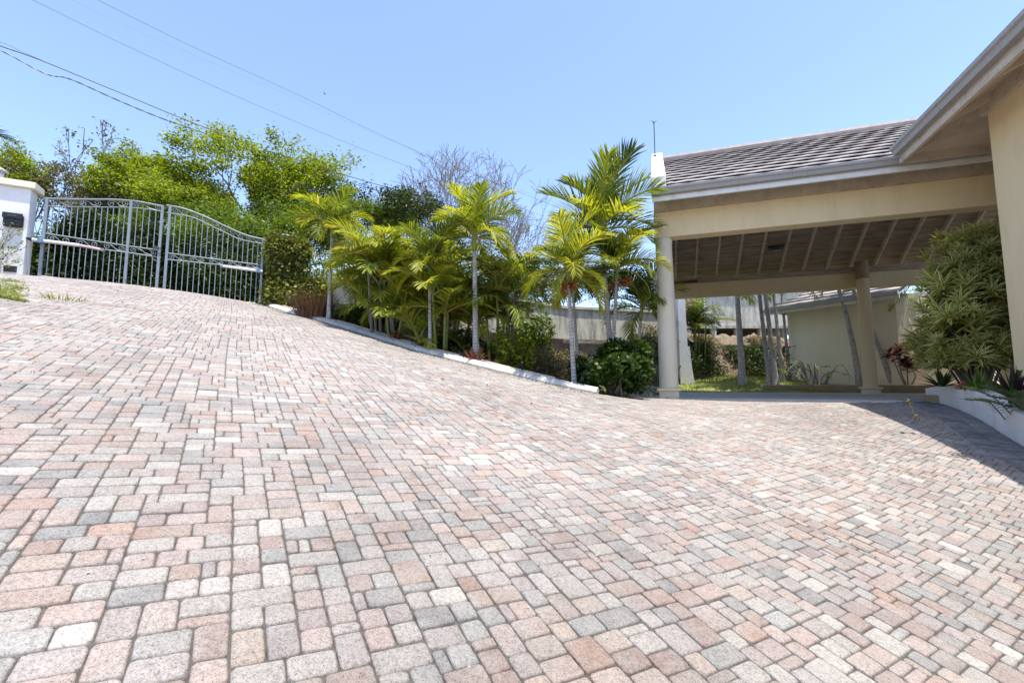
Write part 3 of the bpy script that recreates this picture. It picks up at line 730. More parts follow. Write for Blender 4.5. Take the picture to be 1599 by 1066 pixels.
# rear left buttressed pier
bp = W(1064,590,16.6); bt = thing('buttress', 'tall white tapering masonry pier flaring at its foot behind the near column', 'pier', (bp.x,bp.y,-.15), HZ)
def frustum(secs):
    mb = MB()
    for (x0,x1,y0,y1,z) in secs: mb.v += [(x0,y0,z),(x1,y0,z),(x1,y1,z),(x0,y1,z)]
    for i in range(len(secs)-1):
        for j in range(4): mb.f.append((i*4+j,i*4+(j+1)%4,(i+1)*4+(j+1)%4,(i+1)*4+j)); mb.m.append(0)
    k=(len(secs)-1)*4; mb.f += [(3,2,1,0),(k,k+1,k+2,k+3)]; mb.m += [0,0]
    return mb
frustum([(-.05,.46,-.25,.25,0),(-.05,.38,-.25,.25,.6),(-.05,.31,-.25,.25,1.5),(-.05,.24,-.25,.25,1.53),(-.05,.20,-.25,.25,ZB+1.2)]).build('shaft', M['white_wall'], bt, bevel=.01)
frustum([(-.26,-.053,-.15,.3,0),(-.24,-.053,-.15,.3,1.5),(-.22,-.053,-.15,.3,ZB+1.2)]).build('side_fin', M['white_wall'], bt)

# ------------------------------------------------------------------ gate line: white wall, gate leaves, operators
gl = Vector((GL[0],GL[1],0)); gr_ = Vector((GR[0],GR[1],0)); GD = (gr_-gl).normalized(); GN = Vector((GD.y,-GD.x,0))   # GN points to the camera side
GA = math.atan2(GD.y, GD.x)
def G(px, py, off=0.0):
    """point where the sight line meets the gate's own vertical plane, in gate coordinates (along, up)"""
    rx, rz = ray(px, py); p0 = gl+GN*off
    # solve Y*rx, Y on plane: (Y*(rx,1)-p0).GN=0
    Y = p0.dot(GN)/(rx*GN.x+GN.y); P = Vector((Y*rx, Y, 0)); return ((P-gl).dot(GD), Y*rz)
def gpt(u, z, off=0.0): return (u, -off, z)          # gate-local: x along, -y to the camera
def spiral(mb, cx, cz, r, turns, a0, sgn, w=.007, off=0.0, n=22):
    pts = []
    for i in range(n+1):
        f = i/n; a = a0+sgn*f*turns*2*PI; rr = r*(1-.82*f); pts.append((cx+rr*math.cos(a), -off, cz+rr*math.sin(a)))
    mb.tube(pts, w, 5); return pts[0]
def lerp_curve(pts, u):
    for (u0,z0),(u1,z1) in zip(pts, pts[1:]):
        if u <= u1 or (u1,z1) == pts[-1]: return z0+(z1-z0)*(u-u0)/(u1-u0)
def gate_leaf(name, label, top, second, mids_, bottom, posts, nbars, cols, extra=None):
    t = thing(name, label, 'gate', (gl.x, gl.y, 0), GA, None)
    T = [G(*p) for p in top]; S2 = [G(*p) for p in second]; MH = [G(*p) for p in mids_[0]]; ML = [G(*p) for p in mids_[1]]; BT = [G(*p) for p in bottom]
    u0, u1 = T[0][0], T[-1][0]
    # smooth the top
    def sm(c, n=6): return [(v.x, v.y) for v in spline([(a,b) for a,b in c], n)] if len(c) > 2 else c
    Ts, Ss = sm(T), sm(S2)
    mb = MB(); mb.tube([gpt(u,z) for u,z in Ts], .022, 6); mb.tube([gpt(u,z) for u,z in Ss], .014, 6)
    for c in (MH, ML): mb.tube([gpt(u,z) for u,z in c], .014, 6)
    mb.tube([gpt(u,z) for u,z in BT], .024, 6)
    mb.build('frame', M['galv'], t)
    for pu in posts:
        mb = MB(); zt_ = lerp_curve(Ts, pu)+.02; zb_ = lerp_curve(BT, pu)-.03
        mb.box(pu-.028, pu+.028, -.03, .03, zb_, zt_); mb.build('stile', M['galv'], t, bevel=.004)
    k = 0
    ps = sorted(posts)
    for seg in range(len(ps)-1):
        a, b = ps[seg], ps[seg+1]
        if b-a < .2: continue
        nb = nbars[k]; k += 1
        for i in range(nb):
            u = a+(b-a)*(i+1)/(nb+1)
            mb = MB()
            mb.box(u-.0078,u+.0078,-.0078,.0078, lerp_curve(MH,u)+.01, lerp_curve(Ss,u)-.008)
            mb.box(u-.0078,u+.0078,-.0078,.0078, lerp_curve(BT,u)+.02, lerp_curve(ML,u)-.01); mb.build('bar', M['galv'], t)
        # scrollwork in the top band and the middle band
        for lo, hi, nm in ((Ss,Ts,'top'),(ML,MH,'mid')):
            ns = max(1, int(round((b-a)/.42)))
            for i in range(ns):
                ua = a+(b-a)*i/ns+.05; ub = a+(b-a)*(i+1)/ns-.05; um = (ua+ub)/2
                lz, hz = lerp_curve(lo,um), lerp_curve(hi,um); h = hz-lz; r = h*.40; mb = MB()
                sl_ = (lerp_curve(hi,ub)-lerp_curve(hi,ua))
                z1 = (lerp_curve(lo,ua)+lerp_curve(hi,ua))/2; z2 = (lerp_curve(lo,ub)+lerp_curve(hi,ub))/2
                spiral(mb, ua+r, z1, r, 1.4, PI/2, 1); spiral(mb, ub-r, z2, r, 1.4, -PI/2, 1)
                mb.tube([(ua+r,0,z1+r),(um-.03,0,(z1+z2)/2+r*.45),(um+.03,0,(z1+z2)/2-r*.45),(ub-r,0,z2-r)], .007, 5)
                mb.build('scroll', M['galv'], t)
    return t, Ts, BT, MH
pl = [G(68,370)[0], G(199,390)[0], G(249,390)[0]]
LGf = gate_leaf('gate_leaf', 'left galvanised gate leaf with scrollwork and a small walk-through door, beside the white wall',
    [(68,310),(100,311),(140,311.5),(180,312),(215,315),(252,322)], [(68,322),(110,323),(153,323.5),(195,324),(225,326),(252,330)],
    ([(68,364),(198,384),(251,391)],[(65,377),(196,394),(251,402)]), [(61,431),(249,455)],
    pl, [13,4], None)
t = LGf[0]; u_, z_ = G(247,388)
mb = MB(); mb.box(u_-.10,u_+.02,-.05,-.02,z_-.03,z_+.03); mb.box(u_-.04,u_+.06,-.07,-.05,z_-.012,z_+.012); mb.build('latch', M['dark_metal'], t, bevel=.004)
for zz in (338, 440):
    u2, z2 = G(199, zz); mb = MB(); mb.tube([(u2-.045,-.03,z2-.06),(u2-.045,-.03,z2+.06)], .014, 8); mb.build('hinge', M['galv'], t)
pr_ = [G(261,390)[0], G(408.5,420)[0]]
RGf = gate_leaf('gate_leaf', 'right galvanised gate leaf whose scrolled top sweeps down to the creeper-covered pillar',
    [(260,321),(287,326),(319,338),(351,353),(383,367),(411,374)], [(260,332),(297,338.5),(322,349),(351,363),(376,374),(411,381)],
    ([(260,395),(409,414)],[(260,405),(409,420)]), [(257,457),(408,475)], pr_, [17], None)
for o_ in (LGf[0], RGf[0]): o_['group'] = 'leaves of the driveway gate'
def operator(label, a, b, mid, tip, lab2=None):
    t = thing('gate_operator', label, 'gate opener', (gl.x,gl.y,0), GA, 'gate operator arms')
    A, B, C, D = [G(*q, .12) for q in (a, mid, b, tip)]
    mb = MB(); mb.tube([gpt(*A,.12), gpt(*B,.12)], .036, 12); mb.build('arm_tube', M['arm'], t, smooth=False)
    mb = MB(); mb.tube([gpt(*B,.12), gpt(*C,.12)], .028, 10); mb.build('rod', M['pink'] if a[0] < 200 else M['arm'], t)
    mb = MB(); mb.tube([gpt(*D,.12), gpt(*A,.12)], [.012,.045], 10); mb.build('end_cap', M['black'], t)
    mid2 = (A[0]+(B[0]-A[0])*.18, A[1]+(B[1]-A[1])*.18)
    mb = MB(); mb.box(mid2[0]-.05,mid2[0]+.05,-.16,-.03,mid2[1]-.045,mid2[1]+.045); mb.build('bracket', M['blue'], t, bevel=.005)
    mb = MB(); mb.box(C[0]-.03,C[0]+.03,-.15,-.02,C[1]-.03,C[1]+.03); mb.build('bracket', M['galv'], t, bevel=.004)
operator('long white swing gate operator arm reaching from the white wall across the left leaf', (50,374), (160,390), (124,383), (38,371))
operator('short pale operator arm bolted across the lower right of the gate by the pillar', (410,424), (346,415.5), (373,419), (422,426))

# white wall left of the gate
def white_wall():
    u1, z1 = G(62,303,.12); ub, zbm = G(49,432,.12); zt_ = G(62,298,.12)[1]
    t = thing('boundary_wall', 'white rendered wall with a flat cap at the left end of the gate', 'wall', (gl.x,gl.y,0), GA)
    mb = MB(); u1 = (u1+ub)/2-.13; mb.box(u1-5, u1, -.14, .18, zbm-.8, zt_); mb.build('wall', M['white_wall'], t, bevel=.01)
    mb = MB(); mb.box(u1-5.05, u1+.08, -.21, .25, zt_+.002, zt_+.14); mb.build('cap', M['cream_pale'], t, bevel=.012)
    return u1, zt_+.14
WU, WZ = white_wall()
def lantern(label, px, py, Y, group, s=1.0):
    p = W(px, py, Y); t = thing('pillar_lamp', label, 'lamp', tuple(p), 0, group)
    mb = MB(); mb.lathe([(.12*s,0),(.12*s,.03*s),(.07*s,.05*s)], (0,0,0), 16); mb.build('lamp_base', M['dark_metal'], t)
    mb = MB(); mb.lathe([(.085*s,.052*s),(.10*s,.20*s)], (0,0,0), 16); g = mb.build('lamp_glass', M['lampglass'], t, smooth=True)
    for k in range(4):
        a = PI/4+k*PI/2; mb = MB(); mb.tube([(.09*s*math.cos(a),.09*s*math.sin(a),.04*s),(.108*s*math.cos(a),.108*s*math.sin(a),.21*s)], .008, 5); mb.build('stay', M['dark_metal'], g)
    mb = MB(); mb.lathe([(.15*s,.205*s),(.155*s,.225*s),(.09*s,.27*s),(.02*s,.31*s)], (0,0,0), 16); mb.build('lamp_hood', M['gutter'], t)
q = Vector((gl.x,gl.y,0))+GD*(WU-.62)-GN*.1
lantern('grey lantern on top of the white wall cap', 31, 287, q.y, 'lamps on the gate pillars', 1.05)
bpy.data.objects['pillar_lamp'].location = (q.x, q.y, WZ)
# mailbox and call panel on the wall
mu, mz = G(23,345,.14); t = thing('mailbox', 'black plastic mailbox fixed to the white wall', 'mailbox', (gl.x,gl.y,0), GA)
mb = MB(); mb.box(mu-.15,mu+.15,-.24,-.142,mz-.15,mz+.12); mb.build('box', M['black'], t, bevel=.03)
mb = MB(); mb.box(mu-.155,mu+.155,-.265,-.242,mz+.02,mz+.14); mb.build('flap', M['black'], t, bevel=.02)
mb = MB(); mb.box(mu-.07,mu+.07,-.275,-.267,mz+.06,mz+.09); mb.build('handle', M['dark_metal'], t, bevel=.003)
vu, vz = G(16,420,.14); mb = MB(); 
for k in range(4): mb.box(vu-.09,vu+.09,-.16,-.141,vz-.05+k*.03,vz-.035+k*.03)
mb.box(vu-.10,vu+.10,-.15,-.1405,vz-.06,vz+.07); o = mb.build('wall_vent', M['dark_metal']); o.location=(gl.x,gl.y,0); o.rotation_euler=(0,0,GA); tag(o,'small dark louvred vent low in the white wall','vent')

# ------------------------------------------------------------------ foliage tools
def leaf_cloud(name, cent, size, mat, parent, rs, flat=0.5, aspect=0.5, jit=0.35):
    """one small folded leaf at each centre"""
    cent = np.asarray(cent); n = len(cent)
    d = rs.normal(size=(n,3)); d[:,2] = d[:,2]*flat-.15; d /= np.linalg.norm(d,axis=1,keepdims=True)
    up = rs.normal(size=(n,3))*.7; up[:,2] += 1.0
    s = np.cross(d, up); s /= np.linalg.norm(s,axis=1,keepdims=True)+1e-9; nn = np.cross(s, d)
    L = size*rs.uniform(1-jit,1+jit,(n,1)); w = L*aspect*.5
    v = np.stack([cent-d*L*.5, cent-d*L*.05+s*w+nn*w*.35, cent+d*L*.5-nn*L*.06, cent-d*L*.05-s*w+nn*w*.35], 1)
    f = np.arange(n*4).reshape(n,4)
    return np_mesh(name, v.reshape(-1,3), f, mat, parent)
def skeleton(seed, levels=5, kids=(3,4), ang=(22,48), ratio=.74, trunk=1.0, gnarl=.12, up=.15, stems=1):
    rnd = random.Random(seed); br = []; tips = []
    def grow(p, d, L, r, lv):
        k = 4; pts = [p.copy()]; rad = [r]
        for i in range(k):
            d = (d+Vector((rnd.gauss(0,gnarl),rnd.gauss(0,gnarl),rnd.gauss(0,gnarl)+up*.15))).normalized()
            p = p+d*(L/k); pts.append(p.copy()); rad.append(r*(1-.42*(i+1)/k))
        br.append((pts, rad, lv))
        if lv >= levels: tips.append((pts[-1], pts[-2], pts[-3])); return
        n = rnd.randint(*kids); ph = rnd.random()*2*PI
        for i in range(n):
            a = math.radians(rnd.uniform(*ang)); az = ph+i*2*PI/n+rnd.gauss(0,.4)
            x = d.orthogonal().normalized(); y = d.cross(x); nd = d*math.cos(a)+(x*math.cos(az)+y*math.sin(az))*math.sin(a)
            nd.z += up; nd.normalize()
            q = pts[-1] if i < 2 else pts[-2]
            grow(q.copy(), nd, L*ratio*rnd.uniform(.75,1.2), rad[-1]*.78, lv+1)
    for s in range(stems):
        d0 = Vector((rnd.gauss(0,.15 if stems==1 else .5), rnd.gauss(0,.15 if stems==1 else .5), 1)).normalized()
        grow(Vector((rnd.gauss(0,.02),rnd.gauss(0,.02),0)), d0, trunk, 1.0, 1)
    return br, tips
def tree(name, label, cat, base, H_, Wd, mat, bark, seed, nleaf=40, lsize=.13, sig=.35, levels=5, kids=(3,3), trunk=1.1, r0=.16, group=None, ratio=.74, ang=(22,48), gnarl=.12, stems=1, depth=None, fill=.5, leafpart='crown', aspect=.5, shift=(0,0), rmin=.007):
    t = thing(name, label, cat, tuple(base), 0, group)
    br, tips = skeleton(seed, levels, kids, ang, ratio, trunk, gnarl, stems=stems)
    T = np.array([tp[0] for tp in tips]); zx = np.percentile(T[:,2],98); xr = np.percentile(np.abs(T[:,0]-T[:,0].mean()),95); yr = np.percentile(np.abs(T[:,1]-T[:,1].mean()),95); mx, my = T[:,0].mean(), T[:,1].mean()
    sz = (H_-sig*.8)/zx; sx = (Wd/2-sig*.6)/xr; sy = ((depth or Wd)/2-sig*.6)/yr
    def tf(p): k = min(1, max(0, p[2]/zx)); return Vector(((p[0]-mx*k)*sx+shift[0]*k, (p[1]-my*k)*sy+shift[1]*k, p[2]*sz))
    rs = np.random.RandomState(seed)
    mb = MB(); rr = [max(.006, r0*x) for x in (1,)]
    for pts, rad, lv in br:
        mb.tube([tf(p) for p in pts], [max(rmin, r0*r) for r in rad], 7 if lv < 3 else 4, cap=(lv==1))
    trunk_o = mb.build('trunk' if nleaf else 'branches', bark, t, smooth=True)
    if nleaf:
        C = []
        for a, b_, c in tips:
            a, b_, c = tf(a), tf(b_), tf(c); k = int(nleaf*rs.uniform(.5,1.5))
            f = rs.uniform(0,1,(k,1)); base_ = np.array(a)*f+np.array(c)*(1-f)
            C.append(base_+np.clip(rs.normal(0,1,(k,3)),-1.6,1.6)*sig*np.array([1,1,.65])*rs.uniform(.5,1.2))
        for pts, rad, lv in br:
            if lv >= levels-1 and fill:
                k = int(nleaf*fill*rs.uniform(.4,1.4)); p = np.array([tf(q) for q in pts]); idx = rs.randint(0,len(p),k)
                C.append(p[idx]+np.clip(rs.normal(0,1,(k,3)),-1.6,1.6)*sig*.8)
        leaf_cloud(leafpart, np.concatenate(C), lsize, mat, t, rs, aspect=aspect)
    return t
def at_px(px, Y, dz=0): x = ray(px, 500)[0]*Y; return Vector((x, Y, g1(x, Y)+dz-.1))

# ------------------------------------------------------------------ palms
def frond(parent, base, az, elev, L, droop, mat, rnd, nl=30, ll=.42, lw=.026, v=.5, ld=.6, name='frond', sparse=0.0):
    """arching rachis with two rows of folded leaflets"""
    n = 12; p = Vector(base); pts = [p.copy()]; e = elev; dirs = []
    for i in range(n):
        e = elev-droop*((i+.5)/n)**1.25
        d = Vector((math.cos(az)*math.cos(e), math.sin(az)*math.cos(e), math.sin(e))); dirs.append(d)
        p = p+d*(L/n); pts.append(p.copy())
    mb = MB(); mb.tube(pts, [.018*L*(1-.85*i/n)+.003 for i in range(n+1)], 5, mi=1)
    side0 = Vector((-math.sin(az), math.cos(az), 0)); tw = rnd.gauss(0,.25)
    for i in range(nl):
        f = .14+.86*(i+.3)/nl; k = min(n-1, int(f*n)); q = pts[k].lerp(pts[k+1], f*n-k); d = dirs[k]
        upv = side0.cross(d)*-1; upv = d.cross(side0)*-1 if (d.cross(side0)).z < 0 else d.cross(side0)
        ln = ll*L*(math.sin(PI*min(1,(.22+.70*f)))**.7)*rnd.uniform(.85,1.1)
        for sg in (-1,1):
            if rnd.random() < sparse: continue
            sd = side0*sg
            a = math.radians(62-34*f)+rnd.gauss(0,.07); vv = v+tw*sg+rnd.gauss(0,.12)
            dr = (d*math.cos(a)+(sd*math.cos(vv)+upv*math.sin(vv))*math.sin(a)).normalized()
            wv = dr.cross(upv).normalized(); pr = q; w0 = lw*L*.5
            prev = None; vs = []; fs = []; seg = 3
            for s_ in range(seg+1):
                fs_ = s_/seg; ww = w0*(.55,1.0,.8,.08)[s_]
                fold = upv*ww*.5
                vs += [pr-wv*ww+fold, pr, pr+wv*ww+fold]
                dr = (dr+Vector((0,0,-ld*.5))*(.3+fs_)).normalized(); pr = pr+dr*(ln/seg)
            for s_ in range(seg):
                b = s_*3; fs += [(b,b+1,b+4,b+3),(b+1,b+2,b+5,b+4)]
            mb.add(vs, fs, 0)
    return mb.build(name, [mat, M['rachis']], parent)
def curve_trunk(base, top, bend, n=14):
    base, top = Vector(base), Vector(top); out = []
    for i in range(n+1):
        f = i/n; p = base.lerp(top, f); p += Vector((bend[0], bend[1], 0))*math.sin(PI*f); out.append(p)
    return out
def palm(label, base, H_, r, nf, L, seed, mats, lean=(0,0), bend=(0,0), shaft=.35, fruit=0, group='palms', name='palm_tree', elev=(75,-5), droop=1.5, v=.45, ld=.5, ll=.42, nl=34, ringed=True, az0=None):
    rnd = random.Random(seed); t = thing(name, label, 'palm tree', tuple(base), 0, group)
    top = Vector((lean[0], lean[1], H_)); nseg = max(14, int(H_/.09))
    pts = curve_trunk((0,0,-.1), top, bend, nseg)
    rad = []
    for i in range(len(pts)):
        f = i/nseg; rr = r*(1.0-.38*f)+r*.55*math.exp(-f*H_/.22); rad.append(rr*(1.0+(.035 if i % 2 else 0)))
    mb = MB(); mb.tube(pts, rad, 12); mb.build('trunk', M['trunk'], t, smooth=True)
    ax = (pts[-1]-pts[-2]).normalized(); st = pts[-1]; 
    mb = MB(); mb.tube([st, st+ax*shaft*.35, st+ax*shaft*.8, st+ax*shaft*1.1], [r*.70, r*.88, r*.62, r*.35], 10); mb.build('crownshaft', M['shaft'], t, smooth=True)
    c = st+ax*shaft; ph = rnd.random()*6 if az0 is None else az0
    for i in range(nf):
        f = i/(nf-1) if nf > 1 else 0; az = ph+i*2.399; el = math.radians(elev[0]+(elev[1]-elev[0])*f+rnd.gauss(0,6))
        m = mats[min(len(mats)-1, int(f*len(mats)))] if rnd.random() < .8 else rnd.choice(mats)
        frond(t, c-ax*shaft*.25*f, az, el, L*rnd.uniform(.82,1.08)*(.85+.15*math.sin(PI*min(1,f+.3))), droop*rnd.uniform(.75,1.2)*(.7+.3*f), m, rnd, nl=nl, v=v, ld=ld, ll=ll)
    for k in range(fruit):
        a = rnd.random()*6.28; q = st+Vector((math.cos(a),math.sin(a),0))*r*1.5; mb = MB()
        for j in range(40):
            o_ = Vector((rnd.gauss(0,.07),rnd.gauss(0,.07),rnd.gauss(0,.05)))+Vector((math.cos(a),math.sin(a),-.4))*.15
            mb.lathe([(.004,-.012),(.013,0),(.004,.012)], tuple(q+o_), 5); mb.tube([q, q+o_], .003, 3)
        for j in range(30):
            o_ = Vector((rnd.gauss(0,.06),rnd.gauss(0,.06),rnd.gauss(0,.04)))+Vector((math.cos(a),math.sin(a),-.4))*.15
            mb.tube([q, q+o_], .004, 4)
        mb.build('fruit_cluster', M['fruit'], t)
    return t
def areca(label, base, stems, seed, Hr=(1.0,2.0), L=1.2, spread=.35, mats=None, group='areca palm clumps', nl=22, bundle=7, mlean=.5):
    rnd = random.Random(seed); t = thing('areca_palm', label, 'palm', tuple(base), 0, group)
    mats = mats or [M['frond_green'], M['frond_yellow'], M['frond_yellow'], M['frond_yellow']]
    for s in range(stems):
        a = rnd.random()*6.28; rr = spread*math.sqrt(rnd.random()); b = Vector((math.cos(a)*rr, math.sin(a)*rr, -.1)); h = rnd.uniform(*Hr)
        top = b+Vector((math.cos(a)*rr*mlean*rnd.uniform(.6,1.6), math.sin(a)*rr*mlean*rnd.uniform(.6,1.6), h))
        pts = curve_trunk(b, top, (0,0), 8); mb = MB(); mb.tube(pts, [.035*(1-.3*i/8)*(1.08 if i%2 else 1) for i in range(9)], 8); mb.build('stem', M['shaft'] if rnd.random()<.6 else M['bark_pale'], t, smooth=True)
        ph = rnd.random()*6
        for i in range(bundle):
            f = i/(bundle-1); m = rnd.choice(mats) if rnd.random() > .035 else M['frond_dry']
            frond(t, top, ph+i*2.4, math.radians(72-48*f+rnd.gauss(0,8)), L*rnd.uniform(.75,1.1), rnd.uniform(1.0,1.7), m, rnd, nl=nl, v=.3, ld=.45, ll=.38, lw=.028)
    return t
FY, FG, FD, DRY = M['frond_yellow'], M['frond_green'], M['frond_deep'], M['frond_dry']
def bed(px, py, Y=None):
    """point of the planting bed seen through a pixel"""
    p = on_ground(px, py, 5.5, 16) if Y is None else at_px(px, Y, .1); p.z = g1(p.x, p.y); return p
GP = 'slender palms in the bed along the kerb'
def palm_px(label, bx, Y, cx, cy, **kw):
    b = at_px(bx, Y, .06); c = W(cx, cy, Y); kw.setdefault('shaft', .3)
    return palm(label, b, c.z-b.z-kw['shaft'], lean=(c.x-b.x, 0), **kw)
palm_px('palm with a clean pale trunk nearest the gate pillar, greyish hanging fronds', 513, 10.15, 519, 352, r=.05, nf=17, L=1.12, seed=21, mats=[FG,FY,FG,FY,FG], group=GP, droop=1.7, elev=(80,0))
palm_px('small thin-trunked yellow palm right of the bushy areca clump', 673, 8.55, 671, 412, r=.036, nf=14, L=1.0, seed=33, mats=[FG,FG,FY,FY], group=GP, droop=1.5, elev=(82,0))
palm_px('tall yellow-green palm with stout grey trunk in the middle of the bed', 744, 8.35, 741, 368, r=.06, nf=16, L=1.12, seed=45, mats=[FY,FG,FY,FY], group=GP, droop=1.6, elev=(84,5))
palm_px('bright yellow palm with red fruit and thin white trunk at the kerb end', 896, 7.35, 888, 420, r=.042, nf=17, L=1.0, seed=52, mats=[FY,FY,FG,FY,FY], fruit=2, group=GP, droop=1.5, elev=(78,-8), shaft=.26)
palm_px('tallest dark green palm rising behind the dark round bush beside the carport', 957, 8.3, 940, 352, r=.058, nf=20, L=1.38, seed=67, mats=[FD,FG,FG,FY,FG], group=GP, droop=1.25, elev=(86,6), v=.6, ld=.25, shaft=.4, nl=32)
palm_px('lower palm with red fruit and yellow-green fronds in front of the tallest palm', 950, 8.1, 962, 415, r=.042, nf=16, L=1.15, seed=73, mats=[FG,FY,FY,FD], fruit=2, group=GP, droop=1.5, elev=(76,-5))
palm_px('leaning thin palm behind the bright yellow one, dark hanging fronds', 905, 8.9, 893, 420, r=.038, nf=9, L=1.05, seed=79, mats=[FD,FG,DRY], group=GP, droop=1.7)
palm_px('deep green palm half hidden behind the near carport column', 985, 9.2, 1000, 478, r=.042, nf=11, L=1.15, seed=83, mats=[FD,FG,FG], group=GP, droop=1.5, elev=(80,0))
areca('large bushy yellow areca clump right of the clean-trunked palm', at_px(606,9.7,.1), 12, 101, (.7,1.9), 1.15, .5)
areca('areca clump with pale stems close behind the kerb, left of the thin yellow palm', at_px(640,9.6,.1), 10, 103, (.6,1.75), 1.15, .6)
areca('thin-stemmed tall areca clump behind the stout-trunked palm', at_px(785,9.4,.1), 9, 107, (1.1,2.2), 1.1, .4, [FG,FD,FG,FY])
areca('dark areca clump by the far left pier beyond the carport', at_px(1086,18.0,.1), 9, 117, (1.9,3.2), 1.1, .45, [FD,FG], nl=18)
areca('yellow-green areca clump filling the gap left of the stout palm', at_px(692,9.3,.1), 9, 121, (.4,1.5), 1.05, .45)
areca('tall dense areca clump rising at the back between the clean and the thin palm', at_px(612,11.2,.1), 11, 123, (1.1,2.1), 1.25, .7)
# palms on the lawn, seen through the carport
GB = 'grey trunked palms beyond the carport'
for i, (bx, by, tx, ty, Y, r, lab) in enumerate([
    (1155,590,1150,440,15.5,.115,'single thick grey palm trunk standing alone on the lawn'),
    (1197,597,1183,430,15.2,.085,'leftmost trunk of the tight palm group on the lawn'),
    (1207,597,1192,425,15.0,.09,'thickest ringed trunk of the tight palm group on the lawn'),
    (1217,594,1206,430,16.0,.075,'slim trunk third in the palm group by the guest house'),
    (1228,592,1218,430,16.8,.06,'thinnest trunk of the palm group, nearest the guest house corner'),
    (1335,598,1305,425,14.9,.085,'palm leaning left against the cream guest house wall'),
    (1388,600,1325,425,14.4,.08,'dark curved palm trunk leaning left behind the round rear column'),
    (1402,600,1410,470,14.2,.05,'small palm with curved dark stem in front of the guest house window')]):
    b = at_px(bx, Y, .1); c = W(tx, ty, Y)
    palm(lab, b, c.z-b.z-.3, r, 9 if i != 7 else 10, 1.35 if i != 7 else .8, 200+i, [FD,FG,FY] if i < 5 else [FD,FG], lean=(c.x-b.x, 0), bend=(0.10 if i in (5,6,7) else 0, 0), group=GB, droop=1.5, nl=20)
# grey frond palm at the far left edge
palm('tall palm whose grey-green frond enters at the far left edge', at_px(-128, 15), W(0,205,15).z-g1(W(-128,190,15).x,15)-.2, .12, 9, 1.9, 301, [FD,FG], droop=1.6, group='far palms')

# ------------------------------------------------------------------ trees beyond the gate
GT = 'trees behind the gate and wall'
def tree_px(label, px, Y, topy, wpx, mat, seed, name='tree', **kw):
    b = at_px(px, Y); top = W(px, topy, Y).z; wd = wpx*Y/F
    kw.setdefault('group', GT)
    return tree(name, label, 'tree', b, top-b.z, wd, mat, kw.pop('bark', M['bark']), seed, **kw)
LB, LM, LD, LO = M['leaf_bright'], M['leaf_mid'], M['leaf_dark'], M['leaf_olive']
tree_px('large bright lime-green tree, the tallest crown above the gate', 392, 19, 226, 250, LB, 41, nleaf=144, lsize=0.129, sig=0.271, levels=5, kids=(3,4), r0=.2, fill=.14)
tree_px('rounded lime-green tree above the left gate leaf', 266, 17.5, 246, 190, LB, 2, nleaf=136, lsize=0.122, sig=0.270, levels=5, kids=(3,4), fill=.14)
tree_px('mid green tree between the twiggy tree and the lime-green crowns', 190, 20, 236, 120, LM, 3, nleaf=121, lsize=0.122, sig=0.28, fill=.3)
tree_px('half bare twiggy tree with grey-olive leaves above the white wall', 66, 17, 198, 175, LO, 4, nleaf=9, lsize=.12, sig=0.16, levels=6, kids=(2,3), bark=M['bark_pale'], r0=.13, stems=3, fill=.3, rmin=.012)
tree_px('dense dark olive tree low behind the left gate leaf', 120, 16, 268, 160, LO, 14, nleaf=113, lsize=0.099, sig=0.27, fill=.3)
tree_px('bright green tree at the far left edge above the white wall', -10, 15, 215, 80, LB, 5, nleaf=91, lsize=0.099, sig=0.22, fill=.14)
tree_px('lime-green tree leaning right of the tallest crown, against the sky', 462, 19.5, 244, 130, LB, 43, nleaf=112, lsize=.13, sig=0.27, fill=.14)
tree_px('dark green tree right of the tallest lime crown', 560, 21, 282, 190, LM, 6, nleaf=136, lsize=0.129, sig=0.31, fill=.3)
tree_px('dark bushy tree behind the areca clumps', 650, 22, 310, 190, LD, 7, nleaf=128, lsize=0.129, sig=0.31, fill=.3)
tree_px('low bushy tree filling the gap under the lime crowns', 470, 17, 318, 170, LM, 8, nleaf=121, lsize=0.106, sig=0.28, fill=.3)
tree_px('low dark tree behind the right gate leaf', 345, 15.5, 318, 170, LM, 9, nleaf=128, lsize=0.099, sig=0.25, fill=.3)
tree_px('lime tree with drooping low branches behind the middle of the gate', 215, 15, 300, 180, LM, 19, nleaf=121, lsize=0.099, sig=0.25, fill=.3)
tree_px('far green tree low behind the stout palm', 770, 25, 400, 180, LM, 10, nleaf=91, lsize=0.129, sig=0.31, fill=.3)
tree_px('far green tree behind the yellow palm by the carport', 870, 26, 415, 180, LD, 11, nleaf=91, lsize=0.129, sig=0.33, fill=.3)
tree_px('far tree just left of the carport column', 985, 25, 420, 170, LM, 12, nleaf=91, lsize=0.129, sig=0.33, fill=.3)
tree_px('far tree rising over the neighbouring cream wall beyond the carport', 1260, 30, 440, 260, LM, 13, nleaf=91, lsize=0.152, sig=0.37, fill=.3)
tree_px('large leafless grey tree with wide fan of fine branches', 704, 24, 250, 255, None, 31, name='bare_tree', nleaf=0, levels=8, kids=(3,3), bark=M['bark_grey'], r0=.24, ang=(18,44), ratio=.78, gnarl=.2, rmin=.011, group='leafless trees')
tree_px('smaller leafless tree behind the tallest palm', 818, 27, 300, 150, None, 35, name='bare_tree', nleaf=0, levels=7, kids=(3,3), bark=M['bark_grey'], r0=.15, ang=(18,42), ratio=.78, gnarl=.2, rmin=.011, group='leafless trees')

tree_px('dark low tree pressed close behind the right half of the gate', 330, 14.9, 380, 230, LD, 47, nleaf=150, lsize=.1, sig=.28, fill=.5)
